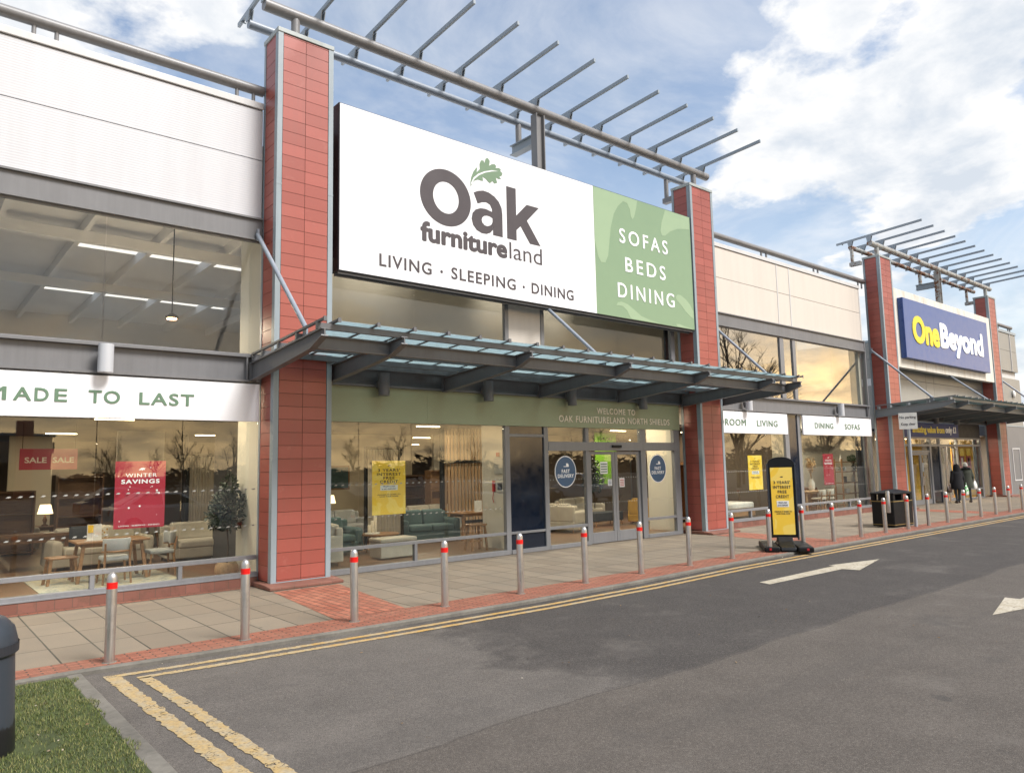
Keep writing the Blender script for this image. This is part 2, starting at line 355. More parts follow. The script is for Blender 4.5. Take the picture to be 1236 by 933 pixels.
    newer = t.ramp(t.math('MULTIPLY', t.math('SUBTRACT', y, seam_y), 12.0), [(0.0, 0.0), (0.5, 1.0)])
    # newer surfacing stops in a ragged edge near the corner
    rag = t.math('ADD', t.math('SUBTRACT', x, 5.1), wob)
    ragm = t.ramp(rag, [(0.0, 0.0), (0.5, 0.75), (1.0, 1.0)])
    nm = t.math('MULTIPLY', newer, ragm)
    c_new = t.ramp(med, [(0.3, (0.050, 0.043, 0.040)), (0.7, (0.073, 0.064, 0.058))])
    c_old = t.ramp(med, [(0.28, (0.094, 0.079, 0.067)), (0.72, (0.132, 0.112, 0.095))])
    c_gry = t.ramp(med, [(0.28, (0.115, 0.101, 0.089)), (0.72, (0.165, 0.145, 0.128))])
    c = t.mix(newer, c_old, t.mix(ragm, c_gry, c_new))
    line = t.ramp(t.math('MULTIPLY', t.math('ABSOLUTE', t.math('SUBTRACT', y, seam_y)), 10.0), [(0.03, 0.5), (0.16, 0.0)])
    c = t.mix(line, c, (0.03, 0.028, 0.027))
    c = t.mix(t.ramp(agg.outputs[0], [(0.10, 0.9), (0.40, 0.0)]), c, t.mix(0.6, c, (0.25, 0.23, 0.205)))
    c = t.mix(t.ramp(fine, [(0.38, 0.9), (0.56, 0.0)]), c, t.mix(0.75, c, (0.03, 0.028, 0.026)))
    grit = t.noise(38, 5, 0.8)
    c = t.mix(t.ramp(grit, [(0.40, 0.5), (0.50, 0.0)]), c, t.mix(0.55, c, (0.025, 0.023, 0.021)))
    c = t.mix(t.ramp(grit, [(0.54, 0.0), (0.64, 0.42)]), c, t.mix(0.5, c, (0.27, 0.245, 0.215)))
    trk = t.noise(1.0, 5, 0.6, t.scaled((0.10, 1.5, 1.0)))
    c = t.mix(t.ramp(trk, [(0.50, 0.0), (0.68, 0.22)]), c, (0.055, 0.051, 0.048))
    c = t.mix(t.ramp(t.noise(2.3, 3, 0.5), [(0.72, 0.0), (0.76, 0.45)]), c, (0.04, 0.038, 0.036))
    pale = t.ramp(t.noise(0.55, 8, 0.75), [(0.55, 0.0), (0.68, 0.35)]); c = t.mix(pale, c, (0.16, 0.142, 0.125))
    oil = t.ramp(t.noise(0.8, 5, 0.6), [(0.62, 0.0), (0.74, 0.35)])
    c = t.mix(oil, c, (0.05, 0.048, 0.046))
    g['asphalt'] = t.bsdf(col=c, rough=0.88, nor=t.bump(t.math('ADD', fine, t.math('MULTIPLY', agg.outputs[0], 0.8)), 0.75, 0.006), spec=0.25)
    t = MT('paving_slabs')
    br = t.n('ShaderNodeTexBrick', {'Color1': (0.180, 0.138, 0.097), 'Color2': (0.232, 0.184, 0.132), 'Mortar': (0.022, 0.02, 0.013), 'Scale': 1.0, 'Mortar Size': 0.011, 'Mortar Smooth': 0.3, 'Brick Width': 0.455, 'Row Height': 0.91}, offset=0.0)
    mp = t.n('ShaderNodeMapping', {0: t.tc.outputs['Object'], 'Location': (-0.18, -0.5, 0)}); t.L.new(mp.outputs[0], br.inputs['Vector'])
    st = t.noise(1.1, 7, 0.65); fn = t.noise(70, 4, 0.7)
    c = t.mix(t.ramp(st, [(0.4, 0.0), (0.72, 0.5)]), br.outputs[0], (0.15, 0.13, 0.10))
    c = t.mix(t.ramp(fn, [(0.35, 0.4), (0.65, 0.0)]), c, (0.12, 0.105, 0.08))
    gum = t.n('ShaderNodeTexVoronoi', {'Scale': 1.7, 'Randomness': 1.0}); t.L.new(t.tc.outputs['Object'], gum.inputs['Vector'])
    c = t.mix(t.ramp(gum.outputs[0], [(0.03, 0.7), (0.05, 0.0)]), c, (0.05, 0.047, 0.04))
    g['slabs'] = t.bsdf(col=c, rough=0.85, nor=t.bump(t.math('ADD', t.math('MULTIPLY', br.outputs['Fac'], -1.5), t.math('MULTIPLY', fn, 0.3)), 0.5, 0.006))
    def pavers(name, bw, rh, swap=False, off=0.5):
        t = MT(name)
        br = t.n('ShaderNodeTexBrick', {'Color1': (0.24, 0.062, 0.032), 'Color2': (0.38, 0.125, 0.072), 'Mortar': (0.04, 0.025, 0.018), 'Scale': 1.0, 'Mortar Size': 0.010, 'Mortar Smooth': 0.15, 'Brick Width': bw, 'Row Height': rh, 'Bias': 0.1}, offset=off)
        v = t.tc.outputs['Object']
        if swap: p = t.sep(); v = t.comb(p[1], p[0], 0.0)
        t.L.new(v, br.inputs['Vector'])
        st = t.noise(1.6, 7, 0.7); fn = t.noise(80, 3, 0.7)
        c = t.mix(t.ramp(st, [(0.38, 0.0), (0.72, 0.55)]), br.outputs[0], (0.22, 0.115, 0.075))
        c = t.mix(t.ramp(fn, [(0.3, 0.35), (0.6, 0.0)]), c, (0.16, 0.06, 0.04))
        return t.bsdf(col=c, rough=0.82, nor=t.bump(t.math('ADD', t.math('MULTIPLY', br.outputs['Fac'], -1.2), t.math('MULTIPLY', fn, 0.4)), 0.6, 0.006))
    g['paver'] = pavers('red_block_paving', 0.24, 0.06)
    g['paver_apron'] = pavers('red_block_apron', 0.24, 0.13, True)
    t = MT('plinth_brick')
    p = t.sep(); v = t.comb(t.math('ADD', p[0], p[1]), t.math('MULTIPLY', p[2], 0.5), 0.0)
    br = t.n('ShaderNodeTexBrick', {'Color1': (0.165, 0.066, 0.046), 'Color2': (0.225, 0.095, 0.068), 'Mortar': (0.12, 0.07, 0.05), 'Scale': 1.0, 'Mortar Size': 0.006, 'Brick Width': 0.24, 'Row Height': 0.3}, offset=0.0)
    t.L.new(v, br.inputs['Vector'])
    g['plinth'] = t.bsdf(col=t.mix(t.ramp(t.noise(3.5, 6, 0.7), [(0.5, 0.0), (0.68, 0.7)]), br.outputs[0], (0.10, 0.055, 0.035)), rough=0.85, nor=t.bump(t.noise(60, 4), 0.3, 0.004))
    g['kerb'] = plain('concrete_kerb', (0.138, 0.126, 0.106), 0.9, var=0.4, scale=2.2, bump=0.5, bscale=70)
    # worn road paint: flaked through to the asphalt
    def paint(name, col, wear, sc):
        t = MT(name)
        a = t.noise(sc, 8, 0.75); b = t.noise(sc*7, 4, 0.7)
        k = t.math('ADD', t.math('MULTIPLY', a, 0.6), t.math('MULTIPLY', b, 0.4))
        mask = t.ramp(k, [(wear, 0.0), (wear+0.035, 1.0)])
        c = t.mix(t.ramp(t.noise(sc*1.7, 5, 0.7), [(0.42, 0.0), (0.62, 0.85)]), col, (0.36, 0.31, 0.22))
        c = t.mix(t.ramp(b, [(0.4, 0.45), (0.6, 0.0)]), c, (0.16, 0.12, 0.07))
        bs = t.n('ShaderNodeBsdfPrincipled', {'Base Color': c, 'Roughness': 0.7, 'Normal': t.bump(k, 0.4, 0.004)})
        tr = t.n('ShaderNodeBsdfTransparent')
        mx = t.n('ShaderNodeMixShader', {0: mask, 1: tr.outputs[0], 2: bs.outputs[0]})
        t.L.new(mx.outputs[0], t.out.inputs[0]); return t.m
    g['paint_yellow'] = paint('yellow_road_paint', (0.46, 0.27, 0.065), 0.37, 3.0)
    g['paint_yellow_worn'] = paint('worn_yellow_road_paint', (0.42, 0.29, 0.12), 0.408, 6.0)
    g['paint_white'] = paint('white_road_paint', (0.50, 0.45, 0.36), 0.38, 3.5)
    t = MT('lawn_soil'); f = t.noise(2.5, 6, 0.7)
    g['soil'] = t.bsdf(col=t.ramp(f, [(0.35, (0.035, 0.045, 0.014)), (0.6, (0.055, 0.07, 0.02)), (0.74, (0.10, 0.07, 0.04))]), rough=0.95)
    t = MT('grass_blade'); geo = t.n('ShaderNodeNewGeometry').outputs['Random Per Island']; f = t.noise(1.4, 4, 0.6)
    c = t.ramp(t.math('ADD', t.math('MULTIPLY', geo, 0.5), t.math('MULTIPLY', f, 0.5)), [(0.25, (0.05, 0.072, 0.018)), (0.5, (0.11, 0.135, 0.035)), (0.75, (0.24, 0.215, 0.085))])
    g['grass'] = t.bsdf(col=c, rough=0.6, spec=0.2)
    t = MT('dead_leaf'); geo = t.n('ShaderNodeNewGeometry').outputs['Random Per Island']
    g['litter'] = t.bsdf(col=t.ramp(geo, [(0.0, (0.05, 0.03, 0.015)), (0.6, (0.20, 0.12, 0.05)), (1.0, (0.42, 0.38, 0.30))]), rough=0.8)
    # reflected surroundings
    g['car_white'] = plain('white_car_paint', (0.62, 0.63, 0.65), 0.18, var=0.03, coat=0.6)
    g['car_silver'] = plain('silver_car_paint', (0.32, 0.34, 0.36), 0.2, metal=0.5, coat=0.6)
    g['car_blue'] = plain('blue_car_paint', (0.035, 0.08, 0.2), 0.18, coat=0.6)
    g['car_dark'] = plain('dark_car_paint', (0.02, 0.022, 0.026), 0.15, coat=0.7)
    g['car_glass'] = plain('car_glass', (0.012, 0.014, 0.016), 0.05)
    g['rubber'] = plain('tyre_rubber', (0.014, 0.014, 0.015), 0.8)
    g['alloy'] = plain('alloy_wheel', (0.45, 0.46, 0.47), 0.3, metal=0.7)
    g['lamp_lens'] = plain('headlamp_lens', (0.6, 0.62, 0.64), 0.1)
    g['lamp_red'] = plain('tail_lamp_lens', (0.3, 0.01, 0.012), 0.15)
    g['hedge'] = plain('far_hedge_foliage', (0.022, 0.022, 0.016), 0.95, var=0.5, scale=1.5, bump=1.0, bscale=5)
    g['shed_wall'] = plain('far_shed_wall', (0.30, 0.27, 0.235), 0.7, var=0.1, scale=0.4)
setup_materials()

# ------------------------------------------------------------------ mesh helpers
class MB:
    """collects geometry in world coordinates; build() links it as ONE mesh object"""
    def __init__(s): s.v = []; s.f = []; s.smooth = set()
    def add(s, vs, fs, smooth=False):
        b = len(s.v); s.v += [tuple(p) for p in vs]
        for f in fs:
            if smooth: s.smooth.add(len(s.f))
            s.f.append(tuple(i+b for i in f))
        return s
    def box(s, x0, x1, y0, y1, z0, z1):
        vs = [(x, y, z) for z in (z0, z1) for y in (y0, y1) for x in (x0, x1)]
        return s.add(vs, [(0, 2, 3, 1), (4, 5, 7, 6), (0, 1, 5, 4), (2, 6, 7, 3), (0, 4, 6, 2), (1, 3, 7, 5)])
    def obox(s, c, u, n, hu, hn, z0, z1):
        """box with horizontal axes u, n (unit 2-vectors) round centre c"""
        pts = []
        for z in (z0, z1):
            for b in (-1, 1):
                for a in (-1, 1):
                    pts.append((c[0]+u[0]*hu*a+n[0]*hn*b, c[1]+u[1]*hu*a+n[1]*hn*b, z))
        return s.add(pts, [(0, 2, 3, 1), (4, 5, 7, 6), (0, 1, 5, 4), (2, 6, 7, 3), (0, 4, 6, 2), (1, 3, 7, 5)])
    def bar(s, p0, p1, wd, ht, up=(0, 0, 1)):
        p0, p1 = Vector(p0), Vector(p1); d = (p1-p0).normalized(); sd = d.cross(Vector(up))
        if sd.length < 1e-4: sd = Vector((1, 0, 0))
        sd.normalize(); u = sd.cross(d).normalized(); vs = []
        for p in (p0, p1):
            for b in (-1, 1):
                for a in (-1, 1): vs.append(p+sd*a*wd/2+u*b*ht/2)
        return s.add(vs, [(0, 1, 3, 2), (4, 6, 7, 5), (0, 4, 5, 1), (2, 3, 7, 6), (0, 2, 6, 4), (1, 5, 7, 3)])
    def tube(s, p0, p1, r, r1=None, n=14, caps=True):
        p0, p1 = Vector(p0), Vector(p1); d = (p1-p0).normalized()
        a = d.orthogonal().normalized(); b = d.cross(a); r1 = r if r1 is None else r1
        vs = [p0+(a*cos(2*pi*i/n)+b*sin(2*pi*i/n))*r for i in range(n)]+[p1+(a*cos(2*pi*i/n)+b*sin(2*pi*i/n))*r1 for i in range(n)]
        s.add(vs, [(i, (i+1) % n, n+(i+1) % n, n+i) for i in range(n)], True)
        if caps: s.add(vs, [tuple(range(n-1, -1, -1)), tuple(range(n, 2*n))])
        return s
    def path(s, pts, r, n=8):
        for a, b in zip(pts, pts[1:]): s.tube(a, b, r, n=n)
        return s
    def lathe(s, c, prof, n=20, sx=1.0, sy=1.0):
        """prof: list of (radius, z)"""
        vs = []
        for r, z in prof:
            for i in range(n): vs.append((c[0]+r*sx*cos(2*pi*i/n), c[1]+r*sy*sin(2*pi*i/n), c[2]+z))
        fs = []
        for k in range(len(prof)-1):
            for i in range(n): fs.append((k*n+i, k*n+(i+1) % n, (k+1)*n+(i+1) % n, (k+1)*n+i))
        s.add(vs, fs, True)
        s.add(vs[:n], [tuple(range(n-1, -1, -1))]); s.add(vs[-n:], [tuple(range(n))])
        return s
    def prism(s, poly, fn, d0, d1):
        """poly: 2-D outline; fn(u, v, d) -> point; extruded from depth d0 to d1"""
        n = len(poly); vs = [fn(u, v, d0) for u, v in poly]+[fn(u, v, d1) for u, v in poly]
        return s.add(vs, [tuple(range(n)), tuple(range(2*n-1, n-1, -1))]+[(i, i+n, (i+1) % n+n, (i+1) % n) for i in range(n)])
    def ball(s, c, rx_, ry_, rz_, n=12, m=8):
        prof = [(max(1e-4, sin(pi*k/m)), -cos(pi*k/m)) for k in range(m+1)]
        vs = []
        for r, z in prof:
            for i in range(n): vs.append((c[0]+rx_*r*cos(2*pi*i/n), c[1]+ry_*r*sin(2*pi*i/n), c[2]+rz_*z))
        return s.add(vs, [(k*n+i, k*n+(i+1) % n, (k+1)*n+(i+1) % n, (k+1)*n+i) for k in range(m) for i in range(n)], True)
    def build(s, name, mat, parent=None, bevel=0.0, seg=2, fix=True):
        me = bpy.data.meshes.new(name)
        off = origin_of(parent)
        me.from_pydata([(a-off[0], b-off[1], c-off[2]) for a, b, c in s.v], [], s.f)
        me.polygons.foreach_set('use_smooth', [i in s.smooth for i in range(len(s.f))])
        if fix:
            bm = bmesh.new(); bm.from_mesh(me); bmesh.ops.recalc_face_normals(bm, faces=bm.faces); bm.to_mesh(me); bm.free()
        me.materials.append(MAT[mat] if isinstance(mat, str) else mat); me.update()
        o = bpy.data.objects.new(name, me); COL.objects.link(o)
        if parent is not None: o.parent = parent
        if bevel:
            b = o.modifiers.new('edge', 'BEVEL'); b.width = bevel; b.segments = seg; b.limit_method = 'ANGLE'; b.angle_limit = radians(40)
        return o

def origin_of(p):
    v = Vector((0, 0, 0))
    while p is not None: v += Vector(p.location); p = p.parent
    return v
def tag(o, label=None, cat=None, group=None, kind=None):
    if label: o['label'] = label
    if cat: o['category'] = cat
    if group: o['group'] = group
    if kind: o['kind'] = kind
    return o
def thing(name, label, cat, loc, group=None):
    o = bpy.data.objects.new(name, None); COL.objects.link(o); o.location = loc
    o.empty_display_size = 0.2
    return tag(o, label, cat, group)
def children(o): return [c for c in bpy.data.objects if c.parent == o]
def copy_tree(o, loc, label=None, rotz=None):
    r = o.copy(); COL.objects.link(r); r.location = loc
    if rotz is not None: r.rotation_euler = (0, 0, rotz)
    if label: r['label'] = label
    for ch in children(o):
        c = ch.copy(); COL.objects.link(c); c.parent = r
        for gr in children(ch):
            d = gr.copy(); COL.objects.link(d); d.parent = c
    return r
def spin(root, a): root.rotation_euler = (0, 0, a); return root

# text: the built-in font turned into mesh, stretched to an exact width and cap height
_tn = [0]
def text_mesh(txt, weight=0.0, depth=0.02, spacing=1.0):
    c = bpy.data.curves.new('lettering', 'FONT'); c.body = txt; c.size = 1.0; c.offset = weight; c.extrude = depth/2
    c.space_character = spacing; c.resolution_u = 4
    o = bpy.data.objects.new('lettering', c); COL.objects.link(o)
    dg = bpy.context.evaluated_depsgraph_get(); dg.update()
    me = bpy.data.meshes.new_from_object(o.evaluated_get(dg))
    vs = [tuple(v.co) for v in me.vertices]; fs = [tuple(p.vertices) for p in me.polygons]
    bpy.data.objects.remove(o); bpy.data.curves.remove(c); bpy.data.meshes.remove(me)
    return vs, fs
CAP = None
def put_text(mb, txt, fn, x0, x1, z0, cap, weight=0.0, depth=0.012, spacing=1.0):
    """fn(u, v, d) -> world point, u along the writing, v up, d out of the face"""
    global CAP
    if CAP is None:
        vs, _ = text_mesh('H'); CAP = max(v[1] for v in vs)
    vs, fs = text_mesh(txt, 0.0, 1.0, spacing)
    lo = min(v[0] for v in vs); hi = max(v[0] for v in vs)
    if x1 is None: k = cap/CAP; x1 = x0+(hi-lo)*k
    kx = (x1-x0)/(hi-lo); kz = cap/CAP
    wt = weight*cap*1.15
    shifts = [(0, 0)] if weight < 0.006 else [(0, 0)]+[(wt*cos(2*pi*q/12), wt*.85*sin(2*pi*q/12)) for q in range(12)]
    for i, (sx_, sz_) in enumerate(shifts):
        dd = depth+(0.00012+0.0004*cap)*i
        mb.add([fn(x0+wt+(v[0]-lo)*kx*(1-2*wt/(x1-x0))+sx_, z0+v[1]*kz+sz_, (v[2]+0.5)*dd) for v in vs], fs)
    return mb
def face_y(y):                       # writing on a wall that faces -Y
    return lambda u, v, d: (u, y-d, v)

# ------------------------------------------------------------------ dimensions of the place
G = 13.55            # glass and cladding plane of the shop fronts
PF = 12.906          # front of the tiled pillars
UNIT = 25.72         # one entrance to the next
P_W = 1.13
PX = [5.22, 18.07]
PTOP = 10.515

# ------------------------------------------------------------------ ground
def kerb_y(x):
    pts = [(-60, 9.08), (1.6, 9.08), (2.75, 8.96), (5, 8.80), (7.6, 8.70), (10, 8.70), (13, 8.84), (17, 8.86), (30, 8.80), (140, 8.80)]
    for (a, ya), (b, yb) in zip(pts, pts[1:]):
        if a <= x <= b: return ya+(yb-ya)*(x-a)/(b-a)
    return 9.0
XS = [-60, -30, -12, -4, 0, 1.0, 1.6, 2.2, 2.75, 3.5, 4.2, 5, 6.2, 7.6, 8.8, 10, 11.5, 13, 15, 17, 21, 25, 30, 40, 55, 80, 140]
ROAD_Z = -0.045
def strip(fa, fb, za, zb, xs, mb=None):
    mb = mb or MB()
    vs = []
    for x in xs: vs += [(x, fa(x), za), (x, fb(x), zb)]
    mb.add(vs, [(2*i, 2*i+2, 2*i+3, 2*i+1) for i in range(len(xs)-1)]); return mb
m_ = MB(); m_.add([(-700, -700, ROAD_Z), (700, -700, ROAD_Z), (700, 700, ROAD_Z), (-700, 700, ROAD_Z)], [(0, 1, 2, 3)])
tag(m_.build('road', 'asphalt'), kind='structure')
KW = 0.095
m_ = strip(lambda x: kerb_y(x)+KW, lambda x: 14.2, 0.0, 0.0, XS)
tag(m_.build('pavement', 'slabs'), kind='structure')
m_ = strip(lambda x: kerb_y(x)+KW, lambda x: 9.60 if x < 9 else 9.62, 0.004, 0.004, XS)
tag(m_.build('pavement_brick_edging', 'paver'), kind='structure')
mk = strip(lambda x: kerb_y(x)+0.012, lambda x: kerb_y(x)+KW, 0.006, 0.006, XS)
strip(lambda x: kerb_y(x), lambda x: kerb_y(x)+0.012, -0.006, 0.006, XS, mk)
strip(lambda x: kerb_y(x), lambda x: kerb_y(x), ROAD_Z-0.02, -0.006, XS, mk)
tag(mk.build('kerb', 'kerb'), kind='structure')
# brick aprons in front of the pillars, wall edging course
ma = MB()
for px in (PX[0], PX[1], PX[0]+UNIT, PX[1]+UNIT):
    z = 0.004
    ma.add([(px-0.42, 9.60, z), (px+0.72, 9.62, z), (px+1.1, 12.5, z), (px-0.12, 12.5, z)], [(0, 1, 2, 3)])
tag(ma.build('pavement_brick_apron', 'paver_apron'), kind='structure')
me_ = MB(); me_.add([(-20, 13.28, 0.005), (5.0, 13.28, 0.005), (5.0, 13.6, 0.005), (-20, 13.6, 0.005)], [(0, 1, 2, 3)])
me_.add([(19.2, 13.28, 0.005), (30.8, 13.28, 0.005), (30.8, 13.6, 0.005), (19.2, 13.6, 0.005)], [(0, 1, 2, 3)])
tag(me_.build('pavement_wall_edging', 'paver'), kind='structure')
# road markings
zl = ROAD_Z+0.005
def ragged(xs, y0, y1, z, mb, amp=0.012):
    vs = []
    for x in xs: vs += [(x, y0(x)+random.uniform(-amp, amp), z), (x, y1(x)+random.uniform(-amp, amp), z)]
    mb.add(vs, [(2*i, 2*i+2, 2*i+3, 2*i+1) for i in range(len(xs)-1)])
def fr(a, b, st):
    n = max(2, int((b-a)/st)); return [a+(b-a)*i/n for i in range(n+1)]
ml = MB()
ragged(fr(4.0, 14, 0.06)+fr(14.2, 70, 0.5), lambda x: kerb_y(x)-0.30, lambda x: kerb_y(x)-0.20, zl, ml, 0.006)
ragged(fr(4.0, 14, 0.06)+fr(14.2, 70, 0.5), lambda x: kerb_y(x)-0.52, lambda x: kerb_y(x)-0.42, zl, ml, 0.006)
tag(ml.build('road_yellow_lines', 'paint_yellow'), kind='structure')
mw = MB()
ragged(fr(1.80, 4.0, 0.045), lambda x: kerb_y(x)-0.30, lambda x: kerb_y(x)-0.20, zl, mw)
ragged(fr(2.06, 4.0, 0.045), lambda x: kerb_y(x)-0.52, lambda x: kerb_y(x)-0.42, zl, mw)
for (xa, xb, ya) in ((1.80, 1.94, 8.755), (2.06, 2.18, 8.535)):
    ys = fr(0.5, ya, 0.045); vs = []
    for y in ys:
        sk = 0.03*(8.8-y)
        vs += [(xa+sk+random.uniform(-.014, .014), y, zl), (xb+sk+random.uniform(-.014, .014), y, zl)]
    mw.add(vs, [(2*i, 2*i+1, 2*i+3, 2*i+2) for i in range(len(ys)-1)])
tag(mw.build('road_worn_yellow_lines', 'paint_yellow_worn'), kind='structure')
mar = MB()
mar.add([(x, y, zl) for x, y in ((11.70, 7.30), (11.63, 7.06), (14.15, 7.02), (14.22, 6.72), (16.02, 7.14), (14.46, 7.46), (14.50, 7.34))], [(0, 1, 2, 3, 4, 5, 6)])
mar.add([(x, y, zl) for x, y in ((11.33, 3.62), (12.85, 3.92), (12.84, 3.72), (15.4, 3.72), (15.4, 3.50), (12.84, 3.50), (12.84, 3.30))], [(0, 6, 5, 4, 3, 2, 1)])
tag(mar.build('road_arrows', 'paint_white'), kind='structure')
# grass corner with its concrete edging
mg = MB(); mg.add([(-14, -2, -0.01), (1.50, -2, -0.01), (1.50, 9.0, -0.01), (-14, 9.0, -0.01)], [(0, 1, 2, 3)])
tag(mg.build('lawn', 'soil'), kind='structure')
mke = MB(); mke.box(1.50, 1.64, -2, 9.08, ROAD_Z-0.05, -0.012)
tag(mke.build('lawn_kerb', 'kerb', bevel=0.012), kind='structure')
mb = MB()
for i in range(52000):
    x = random.uniform(-0.6, 1.6)
    y = random.uniform(4.3, 9.03)
    if x > 1.515 + 0.04*sin(y*5.1)+0.03*sin(y*13): continue
    if y > 8.93+0.05*sin(x*7): continue
    if (x-0.98)**2+(y-6.95)**2*0.6 < 0.035 and random.random() < 0.75: continue
    h = random.uniform(0.002, 0.022); a = random.uniform(0, 2*pi); wd = 0.003; ln = random.uniform(-0.03, 0.03)
    dx, dy = cos(a)*wd, sin(a)*wd; bx_, by_ = -sin(a)*ln, cos(a)*ln
    mb.add([(x-dx, y-dy, -0.012), (x+dx, y+dy, -0.012), (x+bx_, y+by_, h)], [(0, 1, 2)])
tag(mb.build('grass', 'grass', fix=False), kind='stuff')

lt_ = MB(); rnd = random.Random(77)
for i in range(150):
    q = rnd.random()
    if q < .35: x, y, z = rnd.uniform(-.3, 1.5), rnd.uniform(4.5, 8.9), rnd.uniform(.012, .03)
    elif q < .7: x = rnd.uniform(1.8, 24); y = kerb_y(x)-abs(rnd.gauss(0, .10))-.01; z = ROAD_Z+.008
    else: x, y, z = rnd.uniform(2.5, 16), rnd.uniform(3.5, 8.2), ROAD_Z+.008
    s_ = rnd.uniform(.008, .024); a = rnd.uniform(0, 6.28); c_, d_ = cos(a)*s_, sin(a)*s_
    lt_.add([(x-c_, y-d_, z), (x-d_*.45, y+c_*.45, z+s_*.4), (x+c_, y+d_, z+s_*.2), (x+d_*.45, y-c_*.45, z)], [(0, 1, 2, 3)])
tag(lt_.build('leaf_litter', 'litter', fix=False), kind='stuff')

# ------------------------------------------------------------------ the two shop units
shop = thing('furniture_shop', 'long retail unit with red tiled pillars, white cladding and showroom windows', 'building', (0, G, 0))
shop2 = thing('discount_shop', 'neighbouring retail unit with mustard boards behind its doors', 'building', (UNIT+5.22, G, 0))

def pillar(parent, px):
    p = MB(); p.box(px+0.012, px+P_W-0.012, PF+0.012, PF+0.675, 0.0, PTOP-0.09)
    core = p.build('pillar', 'grout', parent)
    t = MB(); zs = []
    z = 0.13
    while z < PTOP-0.12: zs.append(z); z += 0.2385
    for z0, z1 in zip([0.10]+zs, zs+[PTOP-0.10]):
        if z1-z0 < 0.02: continue
        e = 0.0042
        for xa, xb in ((px+0.10, px+0.558), (px+0.558, px+P_W-0.10)):
            t.box(xa+e, xb-e, PF+0.002, PF+0.016, z0+e, z1-e)
        for xs_, sg in ((px, 1), (px+P_W, -1)):
            t.box(min(xs_+sg*0.002, xs_+sg*0.016), max(xs_+sg*0.002, xs_+sg*0.016), PF+0.13+e, PF+0.60-e, z0+e, z1-e)
    t.build('tile_cladding', 'tile', core)
    c = MB()
    for x0, x1 in ((px-0.006, px+0.094), (px+P_W-0.094, px+P_W+0.006)):
        c.box(x0, x1, PF-0.006, PF+0.035, 0.06, PTOP-0.092)
    for x0, x1 in ((px-0.0062, px+0.02), (px+P_W-0.02, px+P_W+0.0062)):
        c.box(x0, x1, PF+0.0352, PF+0.124, 0.06, PTOP-0.092)
        c.box(x0, x1, PF+0.605, PF+0.685, 0.06, PTOP-0.092)
    c.box(px+0.094, px+P_W-0.094, PF-0.004, PF+0.03, 0.06, 0.10)
    for zj in (3.52, 7.4):
        c.box(px-0.009, px+0.097, PF-0.009, PF+0.127, zj, zj+0.03); c.box(px+P_W-0.097, px+P_W+0.009, PF-0.009, PF+0.127, zj, zj+0.03)
    c.build('corner_trim', 'trim', core)
    k = MB(); k.box(px-0.02, px+P_W+0.02, PF-0.02, PF+0.70, PTOP-0.09, PTOP); k.build('cap', 'cap', core, bevel=0.01)
    b = MB()
    q = [(PF-0.32, 0), (PF-0.32, 0.055), (PF-0.02, 0.085), (G+0.05, 0.085), (G+0.05, 0)]
    b.prism(q, lambda y, z, d: (d, y, z), px-0.14, px+P_W+0.12)
    b.build('plinth', 'plinth', core, bevel=0.015)
    return core
for px in PX: pillar(shop, px)
for px in PX: pillar(shop2, px+UNIT)

